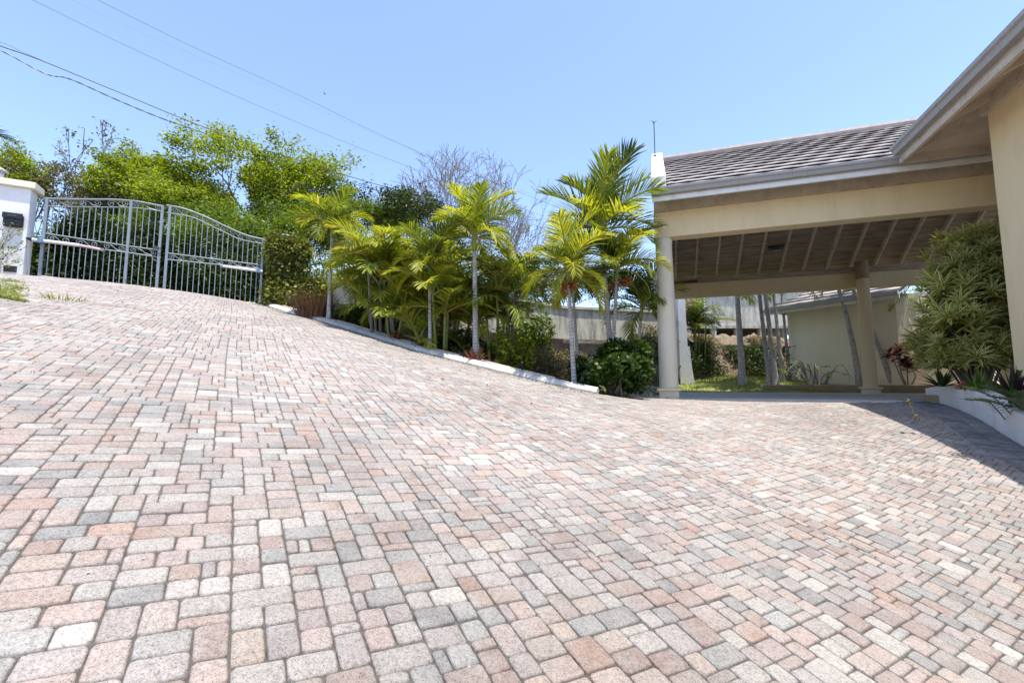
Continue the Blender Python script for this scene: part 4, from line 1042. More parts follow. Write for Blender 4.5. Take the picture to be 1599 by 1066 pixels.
# hedge behind the gate
def cloud_box(name, label, cat, pts_fn, n, size, mat, seed, twigs=0, group=None, aspect=.5, kind=None):
    rs = np.random.RandomState(seed); C = pts_fn(rs, n)
    o = leaf_cloud(name, C, size, mat, None, rs, aspect=aspect)
    return tag(o, label, cat, group, kind)
hedge = thing('hedge', 'dark leafy hedge right behind the bars of the gate', 'hedge', (gl.x,gl.y,0), GA)
rs = np.random.RandomState(77); n = 70000
u = rs.uniform(-2.5, 6.2, n); zz = rs.uniform(0,1,n)**.85; base_z = np.interp(u, [-2.5,0,4.1,6.2], [2.4,2.35,2.0,1.7])
hh = 1.75+.35*np.sin(u*1.7)+.22*np.sin(u*4.1+1)+rs.normal(0,.10,n)
thick = .55*np.sqrt(np.clip(1-zz**2,0,1))+.12; yy = 1.7+rs.uniform(-1,1,n)*thick+.18*np.sin(u*3+zz*4)+.12*np.sin(u*7)
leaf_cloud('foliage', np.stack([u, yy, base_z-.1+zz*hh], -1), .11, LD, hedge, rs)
mb = MB(); rnd = random.Random(3)
for k in range(40):
    uu = rnd.uniform(-2.4,6.1); b = np.interp(uu,[-2.5,0,4.1,6.2],[2.4,2.35,2.0,1.7]); p = Vector((uu,1.7+rnd.gauss(0,.15),b-.3)); pts=[p]
    for j in range(5): p = p+Vector((rnd.gauss(0,.1),rnd.gauss(0,.1),.38)); pts.append(p)
    mb.tube(pts, [.02,.018,.015,.012,.009,.006], 5)
mb.build('stems', M['bark'], hedge)

# right gate pillar overgrown with creeper
def pillar():
    u0, z0 = G(412,478); u1, _ = G(474,478); zt_ = G(430,374)[1]; c = gr_+GD*.55-GN*.15
    gzc = g1(c.x,c.y); h = zt_-gzc
    t = thing('gate_pillar', 'square gate pillar smothered in dark and yellow creeper', 'pillar', (c.x,c.y,gzc), GA)
    mb = MB(); mb.box(-.36,.36,-.30,.30,-.3,h-.12); mb.build('post', M['rock'], t)
    rs = np.random.RandomState(5); n = 9000; C = []
    f = rs.randint(0,3,n); x = rs.uniform(-.46,.46,n); y = rs.uniform(-.4,.4,n); z = rs.uniform(-.02,h+.02,n); bul = .05+.06*np.sin(z*5)+rs.exponential(.04,n)
    X = np.where(f==0,x,np.where(f==1,.38+bul,x)); Y = np.where(f==0,-.33-bul,np.where(f==1,y,y)); Z = np.where(f==2,h-.1+bul,z)
    left = rs.rand(n)<.25; X = np.where((f==1)&left,-.38-bul,X)
    leaf_cloud('creeper', np.stack([X,Y,Z],-1), .095, M['leaf_creeper'], t, rs, aspect=.75)
    # low bushy skirt toward the bed
    C = rs.normal(0,1,(3500,3))*np.array([.33,.25,.45])+np.array([.85,-.05,.6]); C = C[C[:,2]>-.05]
    leaf_cloud('creeper', C, .075, M['leaf_creeper'], t, rs, aspect=.75)
    return t, c, zt_
_, pc, pz = pillar()
lantern('dark lantern on the creeper-covered gate pillar', 432, 372, pc.y, 'lamps on the gate pillars', .95)
lo = bpy.data.objects['pillar_lamp.001']; lo.location = (pc.x-.05, pc.y, pz-.04)

# dry brown grass clump beside the pillar
def blades(name, label, cat, base, n, h, spread, mat, seed, w=.008, lean=.5, group=None, parent=None, kind=None):
    rnd = random.Random(seed); mb = MB()
    for k in range(n):
        a = rnd.random()*6.28; rr = spread*math.sqrt(rnd.random()); p = Vector((math.cos(a)*rr, math.sin(a)*rr, -.03)); hh = h*rnd.uniform(.5,1.1)
        d = Vector((math.cos(a)*lean*rnd.random()+rnd.gauss(0,.15), math.sin(a)*lean*rnd.random()+rnd.gauss(0,.15), 1)).normalized(); sd = Vector((rnd.gauss(0,1),rnd.gauss(0,1),0)).normalized(); vs=[]
        for i in range(4):
            ww = w*(1,.9,.6,.05)[i]; vs += [p-sd*ww, p+sd*ww]; p = p+d*(hh/3); d = (d+Vector((math.cos(a)*.2,math.sin(a)*.2,-.18))).normalized()
        mb.add(vs, [(0,1,3,2),(2,3,5,4),(4,5,7,6)])
    o = mb.build(name, mat, parent); o.location = base
    if parent is None: tag(o, label, cat, group, kind)
    return o
q = at_px(490, 10.5, .1)
blades('grass_clump', 'tall tuft of dry brown grass between the gate pillar and the first palm', 'grass clump', q, 900, .85, .35, M['leaf_brown'], 4, w=.006, lean=.35)

# strap leaved plants
def strap_plant(name, label, cat, base, n, L, w, mat, seed, group=None, el=(25,80), curl=.5, pink=False):
    rnd = random.Random(seed); mb = MB(); t = thing(name, label, cat, tuple(base), 0, group)
    for k in range(n):
        a = k*2.4+rnd.gauss(0,.2); e = math.radians(rnd.uniform(*el)); p = Vector((0,0,-.01)); ll = L*rnd.uniform(.7,1.1)
        d = Vector((math.cos(a)*math.cos(e), math.sin(a)*math.cos(e), math.sin(e))); sd = Vector((-math.sin(a), math.cos(a), 0)); vs = []
        for i in range(5):
            ww = w*(.6,1,.9,.6,.04)[i]; up = sd.cross(d)*-ww*.5
            vs += [p-sd*ww-up*1, p, p+sd*ww-up*1]; p = p+d*(ll/4); d = (d+Vector((0,0,-curl*.3))).normalized()
        fs = []
        for i in range(4): b = i*3; fs += [(b,b+1,b+4,b+3),(b+1,b+2,b+5,b+4)]
        mb.add(vs, fs)
    mb.build('leaves', mat, t)
    return t
GS = 'small strap-leaved plants along the kerb'
for i, (px, Yk, s, nm, lab) in enumerate([(620,9.0,.33,'leaf_red','reddish strap plant furthest up the kerb below the areca clump'),
    (657,8.6,.30,'leaf_red','orange-red strap plant at the foot of the thin yellow palm'),
    (727,8.0,.30,'leaf_purple','purple strap plant left of the stout palm trunk'),
    (742,7.85,.34,'leaf_red','broad reddish-purple strap plant at the foot of the stout palm'),
    (812,7.55,.20,'leaf_purple','tiny purple strap plant nearest the low end of the kerb'),
    (700,8.6,.26,'leaf_red','small red plant in the shade between two palm trunks'),
    (600,9.4,.25,'leaf_mid','low green-yellow shrub behind the edging, uppermost of the small plants')]):
    strap_plant('bromeliad', lab, 'plant', at_px(px,Yk,.12), 34, s, .02, M[nm], 400+i, GS)
strap_plant('bromeliad', 'white-edged pale tuft between the shrubs beside the kerb', 'plant', at_px(770,8.2,.1), 22, .3, .012, M['leaf_dry'], 420, GS)

# scrub shrubs
def shrub(name, label, cat, base, rx, ry, h, n, size, mat, seed, stems=9, group=None, aspect=.55, lumps=14, shell=True, bark=None):
    rs = np.random.RandomState(seed); rnd = random.Random(seed); t = thing(name, label, cat, tuple(base), 0, group)
    C = []; mb = MB()
    for k in range(lumps):
        a = rnd.random()*6.28; rr = math.sqrt(rnd.random()); zc = rnd.uniform(.25,.9)
        sc = math.sqrt(max(.05,1-(zc-.35)**2*1.6)); c = np.array([math.cos(a)*rr*rx*.8*sc, math.sin(a)*rr*ry*.8*sc, zc*h*.88])
        m = int(n/lumps*rnd.uniform(.6,1.4)); d = rs.normal(size=(m,3)); d /= np.linalg.norm(d,axis=1,keepdims=True)
        C.append(c+d*rs.uniform(.45,1.05,(m,1))**.6*np.array([rx*.42,ry*.42,h*.22]))
        p = Vector((rnd.gauss(0,rx*.1),rnd.gauss(0,ry*.1),-.1)); e = Vector(c); mb.tube([p, p.lerp(e,.5)+Vector((rnd.gauss(0,.06),rnd.gauss(0,.06),.06)), e], [.022,.014,.006], 5)
    C = np.concatenate(C); C = C[C[:,2]>0.0]
    mb.build('stems', bark or M['bark'], t); leaf_cloud('foliage', C, size, mat, t, rs, aspect=aspect)
    return t
shrub('bush', 'round dark glossy bush at the end of the kerb beside the carport column', 'bush', at_px(958,7.45,.08), .66, .6, 1.05, 5200, .085, M['leaf_mound'], 501, aspect=.8)
GSb = 'loose scrub on the bank behind the palms'
shrub('shrub', 'dry greyish scrub between the stout palm and the yellow palm', 'shrub', at_px(850,10.2,.05), 1.1, .7, .95, 6500, .05, M['leaf_dry'], 503, group=GSb)
shrub('shrub', 'leafy light green shrub right of the thin areca stems', 'shrub', at_px(800,8.7,.05), .5, .4, 1.15, 1300, .08, M['leaf_bright'], 504, group=GSb)
shrub('shrub', 'dark hollow shrub below the pale wall, between two palm trunks', 'shrub', at_px(712,9.6,.05), .75, .5, .75, 3500, .07, LD, 505, group=GSb)
shrub('shrub', 'dark shrub under the bushy areca clump', 'shrub', at_px(575,10.4,.05), 1.0, .5, .75, 4000, .07, LD, 506, group=GSb)
shrub('shrub', 'straw-coloured scrub behind the dark round bush', 'shrub', at_px(1000,10.8,.05), .8, .6, .9, 3500, .05, M['leaf_dry'], 507, group=GSb)
shrub('shrub', 'olive shrub behind the brown grass tuft', 'shrub', at_px(530,11.6,.05), .8, .5, .8, 3000, .07, M['leaf_olive'], 508, group=GSb)
shrub('shrub', 'scraggy green vine mass under the far end of the pale wall', 'shrub', at_px(905,11.2,.05), 1.3, .6, 1.0, 4500, .06, M['leaf_olive'], 509, group=GSb)
shrub('shrub', 'small bright green bush low by the carport pier', 'shrub', at_px(1022,11.5,.05), .35, .3, .75, 900, .06, M['leaf_bright'], 510, group=GSb)
shrub('shrub', 'tan dry grassy scrub just right of the areca stems', 'shrub', at_px(828,9.3,.05), .7, .5, .75, 4200, .05, M['leaf_dry'], 512, group=GSb)
shrub('shrub', 'pale straw scrub behind the stout palm trunk', 'shrub', at_px(765,10.4,.05), .8, .5, .8, 4000, .05, M['leaf_dry'], 513, group=GSb)
shrub('shrub', 'tall vine-covered shrub against the pale wall left of the yellow palm', 'shrub', at_px(838,11.0,.05), .75, .45, 1.9, 4200, .075, M['leaf_mid'], 514, group=GSb)
shrub('shrub', 'sparse twiggy shrub in front of the pale wall right of the yellow palm', 'shrub', at_px(1002,12.6,.05), .6, .4, 1.7, 1500, .07, M['leaf_olive'], 515, group=GSb)
fl = at_px(1003,9.6,.06); shrub('flowering_shrub', 'low white-flowering shrub left of the near carport column', 'shrub', fl, .42,.3,.32, 900, .05, M['flower'], 511)

# ------------------------------------------------------------------ pale boundary wall behind the palms
def pale_wall():
    P = [W(525,438,11.6), W(575,441,11.5), W(700,455,12.4), W(880,484,15.4), W(1030,488,16.4)]
    zt_ = P[2].z
    t = thing('boundary_wall', 'long pale stained concrete wall behind the palm bed', 'wall', (P[2].x,P[2].y,0))
    path = [Vector((p.x,p.y,0))-Vector((P[2].x,P[2].y,0)) for p in P]
    mb = MB(); ribbon(path, [(-.1,zt_-1.05),(-.1,zt_),(.1,zt_),(.1,zt_-1.05),(-.1,zt_-1.05)], mb); mb.build('panel', M['mould'], t)
    mb = MB(); ribbon(path, [(-.16,zt_+.002),(-.16,zt_+.09),(.16,zt_+.09),(.16,zt_+.002),(-.16,zt_+.002)], mb); mb.build('cap', M['mould'], t)
    for i in range(len(path)-1):
        for f in (.1,.6):
            q = path[i].lerp(path[i+1], f); mb = MB(); mb.box(q.x-.13,q.x+.13,q.y-.10,q.y+.10,-.4,zt_-1.05); mb.build('support_pier', M['mould'], t)
    mb = MB(); ribbon([p+Vector((0,.5,0)) for p in path], [(-.1,-.4),(-.1,zt_-1.0),(.1,zt_-1.0),(.1,-.4)], mb); mb.build('footing_wall', M['rock'], t)
pale_wall()

# bank beyond the lawn with scrub and rocks
def bank():
    foot = [W(1010,592,14.5), W(1065,592,16.5), W(1120,590,18.2), W(1180,590,18.8), W(1240,590,19.2), W(1330,590,20)]
    rs = np.random.RandomState(9); n = 60; m = 12
    F_ = spline([(p.x,p.y,0) for p in foot], 12); V = []; 
    for i, p in enumerate(F_):
        for j in range(m+1):
            f = j/m; q = Vector((p.x-.05*f, p.y+2.6*f, 0)); z = .15+2.0*math.sin(PI/2*min(1,f*1.25))**.8
            V.append((q.x+rs.normal(0,.05), q.y+rs.normal(0,.05), z+rs.normal(0,.06)*(j>0)+.15*math.sin(i*.5+j)*(j>1) - (.4 if j==0 else 0)))
        for j in range(m,m+1): V[-1] = (V[-1][0], V[-1][1]+8, V[-1][2]-.3)
    k = m+1; f = [(i*k+j,(i+1)*k+j,(i+1)*k+j+1,i*k+j+1) for i in range(len(F_)-1) for j in range(m)]
    o = np_mesh('bank', V, f, M['soil'], smooth=True); o['kind'] = 'structure'
    V = np.array(V); C = []
    for _ in range(1):
        idx = rs.randint(0, len(V), 80000); jj = idx % k; keep = (jj > 0) & (jj < 8); c = V[idx[keep]]+rs.normal(0,1,(keep.sum(),3))*np.array([.22,.22,.16])+np.array([0,-.1,.1]); C.append(c)
    C = np.concatenate(C); h = np.sin(C[:,0]*2.1+C[:,2]*1.5)
    o = leaf_cloud('bank_scrub', C[(h<.6)&(C[:,2]<1.7)], .10, M['leaf_dark'], None, rs); tag(o, 'dark green creeping scrub covering the bank beyond the lawn', 'scrub', kind='stuff')
    o = leaf_cloud('dry_scrub', C[(h>=.3)&(C[:,2]>1.6)&(C[:,2]<2.15)], .09, M['leaf_dry'], None, rs); tag(o, 'dry pale undergrowth hanging over the top of the bank', 'scrub', kind='stuff')
bank()
# neighbour's raised house beyond
def neighbour():
    Y = 22; a = W(1068,530,Y); b = W(1232,520,Y-.2); z0 = W(1140,509,Y).z; z1 = W(1140,400,Y).z
    t = thing('neighbour_house', 'pale mould-streaked house raised on posts over a dark undercroft', 'house', (a.x,Y,0))
    L = b.x-a.x+2.6
    mb = MB(); mb.box(0,L,0,5,z0,z1); mb.build('wall', M['mould'], t)
    mb = MB(); mb.box(-.1,L+.1,-.1,0-.002,z0-.12,z0+.02); mb.build('floor_edge', M['mould'], t)
    for k in range(7):
        x = .3+k*(L-.6)/6; mb = MB(); mb.box(x-.09,x+.09,.0,.2,.8,z0-.122); mb.build('post', M['mould'], t)
    mb = MB(); mb.box(0,L,4.2,4.4,.6,z0); mb.build('back_wall', M['rock'], t)
    mb = MB(); mb.box(-.3,L+.3,-.4,5.4,z1,z1+.15); mb.build('roof', M['gutter'], t)
    mb = MB(); mb.tube([(1.05,-.06,z0-1.2),(1.05,-.06,z1)], .035, 8); mb.build('downpipe', M['white'], t)
neighbour()
lp_ = W(1118,530,20.6); t = thing('path_light', 'short post light with white globe below the neighbouring house', 'lamp', (lp_.x,lp_.y,1.4))
mb = MB(); mb.tube([(0,0,0),(0,0,1.9)], .03, 8); mb.build('post', M['white'], t); mb = MB(); mb.lathe([(.02,1.9),(.09,1.95),(.11,2.03),(.07,2.11),(.01,2.14)], (0,0,0), 12); mb.build('globe', M['lampglass'], t, smooth=True)

# ------------------------------------------------------------------ lawn
def lawn():
    poly = [(H(-.6,7.0).x,H(-.6,7.0).y), (2.3,9.0), (1.2,9.3), (1.6,11.5), (3.6,14.8), (6.2,17.6), (9.5,19.3), (13.5,20), (14,14), (13.2,9.5)]
    poly = [(1.55,8.1),(1.2,9.6),(2.2,12.2),(4.0,14.8),(6.6,17.5),(9.5,19.4),(14,20),(15,9),(H(5,7.0).x,H(5,7.0).y),(H(-.75,7.0).x,H(-.75,7.0).y),(H(-.76,-.3).x,H(-.76,-.3).y),(1.9,7.45)]
    xs = np.linspace(.8,15,90); ys = np.linspace(6.8,20,90); gx, gy = np.meshgrid(xs,ys,indexing='ij')
    z = gz(gx.ravel(),gy.ravel())-.02+.02*np.sin(gx.ravel()*2)*np.sin(gy.ravel()*1.7)
    v = np.stack([gx.ravel(),gy.ravel(),z],-1); k = 90
    f = np.array([(i*k+j,(i+1)*k+j,(i+1)*k+j+1,i*k+j+1) for i in range(89) for j in range(89)]); mid = v[f].mean(1)
    f = f[inside(poly, mid[:,0], mid[:,1])]
    o = np_mesh('lawn', v, f, M['lawn'], smooth=True); o['kind'] = 'structure'
    rs = np.random.RandomState(6); n = 60000; x = rs.uniform(.9,12,n); y = rs.uniform(7,19.4,n); ok = inside(poly,x,y); x, y = x[ok], y[ok]; z = gz(x,y)-.02
    m = len(x); h = rs.uniform(.03,.09,m); a = rs.uniform(0,6.28,m); w = .006; dx, dy = rs.normal(0,.02,m), rs.normal(0,.02,m)
    V = np.stack([np.stack([x-w*np.cos(a),y-w*np.sin(a),z],-1), np.stack([x+w*np.cos(a),y+w*np.sin(a),z],-1), np.stack([x+dx+w*.3,y+dy,z+h],-1), np.stack([x+dx-w*.3,y+dy,z+h],-1)],1)
    o = np_mesh('grass', V.reshape(-1,3), np.arange(m*4).reshape(-1,4), M['grass']); tag(o, 'short bright grass of the lawn beyond the carport', 'grass', kind='stuff')
lawn()

# leaf litter and low growth on the bed
rs = np.random.RandomState(15); C = []
for i in range(14000):
    k = rs.randint(0,len(KBs)-1); p = KBs[k].lerp(KBs[k+1], rs.rand()); d = (KBs[k+1]-KBs[k]); nn = Vector((-d.y,d.x,0)).normalized(); o_ = .35+abs(rs.normal(0,1.4)); C.append((p.x+nn.x*o_, p.y+nn.y*o_))
C = np.array(C); z = gz(C[:,0],C[:,1])-.09; h = rs.exponential(.05,len(C))
o = leaf_cloud('ground_cover', np.stack([C[:,0],C[:,1],z+.02+h],-1), .06, M['leaf_olive'], None, rs); tag(o,'leaf litter and low creeping growth on the soil of the palm bed','ground cover',kind='stuff')

# ------------------------------------------------------------------ planter plants
def variegated(base, rx, ry, h, n, seed):
    rnd = random.Random(seed); t = thing('variegated_bush', 'tall cream and green variegated bush in the planter by the house corner', 'bush', tuple(base))
    vs, fs, mi = [], [], []; sb = MB()
    for k in range(n):
        # rosettes mostly on the outside of an upright egg
        zc = rnd.uniform(.10,1)**.9; a = rnd.random()*6.28; prof = math.sqrt(max(0.03, 1-((zc-.56)/.58)**2))*(1+.18*math.sin(a*3+zc*7)+.14*math.sin(a*5-zc*13)); rr = prof*(.45+.58*math.sqrt(rnd.random()))
        c = Vector((math.cos(a)*rx*rr+.42*(zc-.45), math.sin(a)*ry*rr, zc*h)); out = Vector((math.cos(a)*.8, math.sin(a)*.8, .75+.5*zc)).normalized()
        if k % 6 == 0: sb.tube([Vector((c.x*.15,c.y*.15,-.1)), c*.55+Vector((0,0,.1)), c], [.02,.013,.006], 5)
        x = out.orthogonal().normalized(); y = out.cross(x); nl = rnd.randint(13,19); L = rnd.uniform(.13,.27)
        for i in range(nl):
            b = i*2.4; el = math.radians(12+62*(i/nl)+rnd.gauss(0,6)); d = (out*math.sin(el)+(x*math.cos(b)+y*math.sin(b))*math.cos(el)).normalized(); sd = d.cross(out).normalized()
            p = c.copy(); base_i = len(vs); nrm = sd.cross(d)
            for s_ in range(4):
                w = .0125*(.7,1,.75,.08)[s_]*L/.16
                vs += [p-sd*w+nrm*w*.3, p-sd*w*.45, p+sd*w*.45, p+sd*w+nrm*w*.3]; p = p+d*(L/3); d = (d+Vector((0,0,-.22))).normalized()
            for s_ in range(3):
                q = base_i+s_*4
                for j in range(3): fs.append((q+j,q+j+1,q+5+j,q+4+j)); mi.append(1 if j == 1 else 0)
    sb.build('stems', M['bark'], t)
    rs = np.random.RandomState(seed); q = rs.normal(0,1,(3600,3)); q = q[(q**2).sum(1) < 3.6]*np.array([rx*.42,ry*.42,h*.22])+np.array([0,0,h*.52]); q[:,0] += .42*(q[:,2]/h-.45); leaf_cloud('inner_leaves', q, .13, M['leaf_mid'], t, rs, aspect=.22)
    np_mesh('foliage', [tuple(v) for v in vs], fs, [M['leaf_cream'], M['leaf_core']], t, mi)
    return t
vb = W(1522,560,6.35); variegated(Vector((vb.x,vb.y,FLOOR+.18)), .60, .50, 2.25, 420, 7)
# second darker plants in the planter
def pp(px, py, Y): return W(px, py, Y)
strap_plant('cordyline', 'dark purple spiky plant rising over the planter at the right edge', 'plant', pp(1585,620,4.75), 44, .38, .018, M['leaf_purple'], 601, 'dark spiky plants in the planter', el=(15,85), curl=.15)
strap_plant('cordyline', 'low dark green spiky plant in the planter beneath the variegated bush', 'plant', pp(1470,602,6.3), 40, .30, .02, M['leaf_dark'], 602, 'dark spiky plants in the planter', el=(5,70), curl=.2)
strap_plant('cordyline', 'small green spiky plant with pink flower beside it in the planter', 'plant', pp(1528,606,5.7), 34, .28, .018, M['leaf_mid'], 603, 'dark spiky plants in the planter', el=(5,70), curl=.2)
rs = np.random.RandomState(4); fp = pp(1503,603,5.9); o = leaf_cloud('pink_flower', rs.normal(0,.025,(40,3))+np.array(fp), .05, M['petal_pink'], None, rs, aspect=.9); tag(o,'small bright pink flower low in the planter','flower')
# sprays of paired green leaves leaning over the planter edge
t = thing('leafy_shrub', 'glossy green branching shrub spilling over the planter wall at the right edge', 'shrub', tuple(pp(1600,640,4.6))); b0 = pp(1600,640,4.6)
rnd = random.Random(12)
for k in range(11):
    e = pp(rnd.uniform(1505,1600), rnd.uniform(580,640), rnd.uniform(4.1,4.8))-b0; s0_ = Vector((rnd.uniform(.0,.25),rnd.uniform(-.1,.3),-.12)); m_ = s0_.lerp(e,.5)+Vector((0,0,.07)); cv = spline([tuple(s0_),tuple(m_),tuple(e)],8)
    mb = MB(); mb.tube(cv, .006, 5, mi=1)
    for i in range(3,len(cv)):
        for sg in (-1,1):
            d = (cv[i]-cv[i-1]).normalized(); sd = d.cross(Vector((0,0,1))).normalized()*sg; dd = (sd+d*.7+Vector((0,0,.15))).normalized(); L = .075; w = .017; nn = dd.cross(d).normalized(); ww = dd.cross(Vector((0,0,1))).normalized()*w; p = cv[i]
            mb.add([p, p+dd*L*.5+ww+Vector((0,0,.004)), p+dd*L, p+dd*L*.5-ww+Vector((0,0,.004))], [(0,1,2,3)])
    mb.build('sprig', [M['leaf_pair'], M['bark']], t)

# maroon cordyline by the window, sprawling frangipani
def stemmed(name, label, base, paths, mat, n, L, w, seed, stem, group=None):
    rnd = random.Random(seed); t = thing(name, label, 'plant', tuple(base), 0, group)
    for pts in paths:
        mb = MB(); cv = spline(pts, 6); mb.tube(cv, [.022*(1-.6*i/len(cv)) for i in range(len(cv))], 6); mb.build('stem', stem, t)
        tip = cv[-1]; lb = MB()
        for k in range(n):
            a = k*2.4; el = math.radians(rnd.uniform(-25,60)); j_ = .05 if n > 8 else .004; c = tip+Vector((rnd.gauss(0,j_),rnd.gauss(0,j_),rnd.gauss(0,j_)))
            d = Vector((math.cos(a)*math.cos(el), math.sin(a)*math.cos(el), math.sin(el))); sd = Vector((-math.sin(a),math.cos(a),0))
            lb.add([c, c+d*L*.5-sd*w+Vector((0,0,.01)), c+d*L+Vector((0,0,-.03)), c+d*L*.5+sd*w+Vector((0,0,.01))], [(0,1,2,3)])
        lb.build('leaf_rosette', mat, t)
    return t
cb = W(1418,602,13.9)
stemmed('cordyline', 'maroon-leaved plant on bent stems in front of the guest house window', cb, [[(-.05,0,0),(-.2,0,.5),(-.15,0,1.05)],[(0,0,0),(.05,.05,.4),(.02,0,.75)],[(.1,0,0),(.25,0,.3),(.12,0,.55)],[(-.1,0,0),(-.3,0,.55),(-.38,.05,.95)]], M['leaf_maroon'], 34, .28, .055, 5, M['bark_pale'])
fb = W(1275,603,14.6); rnd = random.Random(44); paths = []
for k in range(16):
    a = rnd.uniform(-1,1); e = (a*1.1, rnd.uniform(-.3,.3), rnd.uniform(.15,.75)); paths.append([(a*.25,0,0),(a*.7+rnd.gauss(0,.15),0,rnd.uniform(.3,.8)),e])
stemmed('frangipani', 'sprawling nearly leafless shrub with pale twisted branches by the cream wall', fb, paths, M['leaf_mid'], 5, .12, .035, 6, M['bark_pale'])
cw = W(1233,600,16.2)
stemmed('croton', 'thin upright croton against the corner of the guest house', cw, [[(0,0,0),(.05,0,.5),(0,0,1.0)],[(.05,0,0),(.12,0,.4),(.1,0,.65)],[(0,0,0),(-.05,0,.8),(.02,0,1.35)]], M['leaf_maroon'], 12, .16, .035, 7, M['bark'])
# straggly plant at the foot of the white wall
wp = Vector((gl.x,gl.y,0))+GD*(WU-.55)+GN*.38; wp.z = g1(wp.x,wp.y); rnd = random.Random(2)
t = thing('wall_plant', 'straggly twiggy plant with small yellow-green leaves at the foot of the white wall', 'plant', tuple(wp)); rs = np.random.RandomState(2); mb = MB(); C=[]
for k in range(34):
    e = GD*rnd.uniform(-1.0,.75)+GN*rnd.uniform(-.15,.1)+Vector((0,0,rnd.uniform(.3,1.15))); cv = spline([(0,0,-.05), tuple(e*.5+Vector((rnd.gauss(0,.08),0,.05))), tuple(e)], 6); mb.tube(cv, .005, 4)
    for c in cv[4:]: C += [np.array(c)+rs.normal(0,.04,3) for _ in range(3)]
mb.build('stems', M['bark_pale'], t); leaf_cloud('foliage', np.array(C), .06, M['leaf_creeper'], t, rs)

# weeds growing in the paving
def weed(label, px, py, n, h, sp, mat, seed, name='weed'):
    p = on_ground(px, py, 1.2, 12); blades(name, label, 'weed', p, n, h, sp, mat, seed, w=.006, lean=1.4, group='weeds in the paving joints')
weed('spreading green weed in the paving in front of the left gate leaf', 98, 467, 90, .12, .22, M['grass'], 1)
weed('thin grass weed left of the carport pavement centre', 1240, 669, 40, .05, .06, M['grass'], 2)
weed('tiny weed sprig in the paving below the kerb', 922, 709, 24, .05, .04, M['grass'], 3)
weed('green weed patch in the shadow near the planter', 1470, 676, 90, .06, .11, M['grass'], 4)
weed('small weed tuft against the foot of the planter wall', 1530, 656, 40, .09, .035, M['grass'], 5)
weed('dry brown weed remains on the paving at the left edge', 42, 577, 50, .03, .10, M['leaf_brown'], 6)
weed('reddish dried weed nearest the left edge of the paving', 12, 597, 50, .03, .09, M['leaf_brown'], 7)
weed('weed sprig at the shadow edge near the right frame edge', 1572, 733, 36, .07, .04, M['grass'], 8)
weed('grass tuft in front of the near column base', 1040, 622, 40, .08, .05, M['grass'], 9)
weed('grass tuft at the step right of the near column', 1090, 621, 40, .06, .08, M['grass'], 10)
# tall seed stalk in the shadow
p = on_ground(1462,677,2,9); t = thing('grass_stalk', 'single tall grass stalk with pale seed heads in the shadow by the planter', 'weed', tuple(p))
top = W(1420,628,p.y)-p; mid_ = W(1432,652,p.y)-p
mb = MB(); mb.tube(spline([(0,0,0),tuple(mid_),tuple(top)],6), .003, 5); mb.build('stem', M['rachis'], t)
for q in (top, mid_): 
    o = leaf_cloud('seed_head', np.random.RandomState(1).normal(0,.014,(26,3))+np.array(q), .035, M['leaf_dry'], t, np.random.RandomState(1))
# grass growing through the paving at the far left
rs = np.random.RandomState(8); P = [on_ground(rs.uniform(-60,34), rs.uniform(436,482), 5, 12) for _ in range(260)]; C = []
for p in P: C.append(np.array(p)+rs.normal(0,1,(14,3))*np.array([.05,.02,.006])+np.array([0,0,.012]))
o = leaf_cloud('paving_grass', np.concatenate(C), .05, M['grass'], None, rs, aspect=.2); tag(o, 'rows of grass growing between the pavers by the white wall', 'grass', kind='stuff')
rs = np.random.RandomState(28); C = []
for i in range(900):
    k = rs.randint(0, len(KBs)-1); p = KBs[k].lerp(KBs[k+1], rs.rand()); d = KBs[k+1]-KBs[k]; nn = Vector((-d.y,d.x,0)).normalized(); o_ = .05+abs(rs.normal(0,.30)) if i < 700 else rs.uniform(.1,4)
    q = (p.x-nn.x*o_, p.y-nn.y*o_)
    if not inside(POLY, np.array([q[0]]), np.array([q[1]]))[0]: continue
    C.append((q[0], q[1], g1(*q)+.006))
o = leaf_cloud('leaf_litter', np.array(C), .035, M['leaf_dry'], None, rs, flat=.12, aspect=.45); tag(o, 'scattered dry leaflets lying on the pavers along the kerb', 'leaf litter', kind='stuff')
# pale grit in the joints
rs = np.random.RandomState(18); mb = MB()
x = rs.uniform(-5,5,420); y = rs.uniform(1.2,8,420); ok = inside(POLY,x,y)
for xx, yy in zip(x[ok], y[ok]): s = rs.uniform(.002,.005); mb.lathe([(s*.5,-.3*s),(s,.2*s),(s*.4,s*.8)], (xx,yy,g1(xx,yy)+.002), 6)
o = mb.build('pebbles', M['kerb']); tag(o, 'pale grit and tiny pebbles scattered over the pavers', 'grit', kind='stuff')

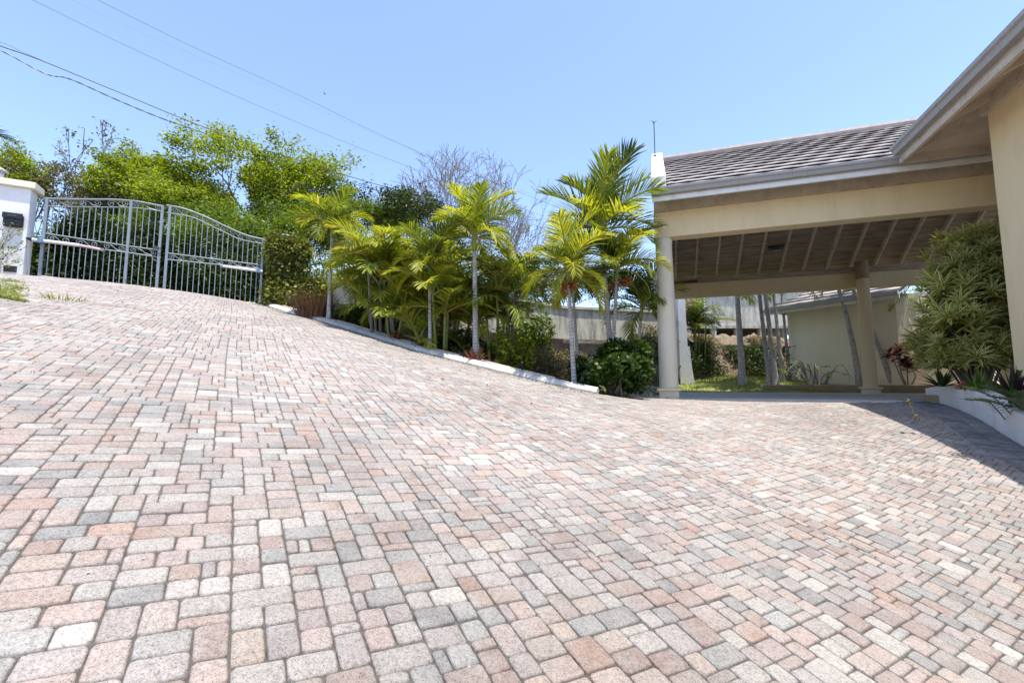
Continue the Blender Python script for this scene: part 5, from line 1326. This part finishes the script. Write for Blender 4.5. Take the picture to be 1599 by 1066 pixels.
# ------------------------------------------------------------------ overhead cables and a bird
def cable(label, pts, r, mat, group='overhead cables', twist=0.0, strands=1):
    C = spline([tuple(p) for p in pts], 24); mb = MB()
    for s in range(strands):
        P = []
        for i, p in enumerate(C):
            a = i*twist+s*2*PI/strands; P.append(p+Vector((math.cos(a)*r*1.1, 0, math.sin(a)*r*1.1))*(1 if strands > 1 else 0))
        mb.tube(P, r, 5)
    o = mb.build('cable', mat); tag(o, label, 'cable', group); return o
cable('thick black cable starting highest at the left edge, sagging toward the carport', [W(-80,42,12.5),W(0,72,13),W(65,95,13.4),W(180,142,14.5),W(330,203,16.5),W(470,252,19),W(640,303,23),W(820,352,29)], .017, M['cable'])
cable('wavy grey cable just below the thick black one', [W(-80,52,12.7),W(0,79,13.2),W(70,115,13.6),W(110,124,14),W(180,155,14.7),W(250,184,15.5),W(330,212,16.8),W(470,262,19.3),W(640,312,23),W(820,360,29)], .012, M['cable_grey'], twist=.5, strands=2)
cable('thin service wire joining the black cable near its bend', [W(-80,48,13),W(0,66,13.1),W(36,82,13.3),W(65,94,13.45)], .006, M['cable'])
cable('thin wire running lowest of the three fine upper wires', [W(-40,-40,20),W(50,0,20),W(200,73,22),W(400,164,25),W(600,246,29),W(850,338,36)], .010, M['cable'])
cable('very fine middle wire of the three upper wires', [W(20,-50,21),W(112,0,21),W(250,64,23),W(430,140,26),W(640,232,30),W(870,318,37)], .006, M['cable_grey'])
cable('topmost thin wire crossing the sky', [W(70,-45,20),W(152,0,20),W(300,73,22),W(450,141,25),W(660,240,29),W(900,335,36)], .010, M['cable'])
bp_ = W(507,147,60); t = thing('bird', 'tiny dark bird flying high over the trees', 'bird', tuple(bp_))
mb = MB(); mb.tube([(-.16,0,0),(-.05,0,.01),(.08,0,.01),(.17,0,0)], [.01,.05,.045,.01], 8); mb.build('body', M['black'], t, smooth=True)
for sg in (-1,1):
    mb = MB(); mb.add([(.06,sg*.02,.01),(-.05,sg*.02,.01),(-.06,sg*.28,.10),(.0,sg*.30,.10),(.06,sg*.02,.022),(-.05,sg*.02,.022),(-.06,sg*.28,.104),(.0,sg*.30,.104)], [(0,1,2,3),(4,7,6,5),(0,3,7,4),(1,5,6,2),(2,6,7,3)]); mb.build('wing', M['black'], t)
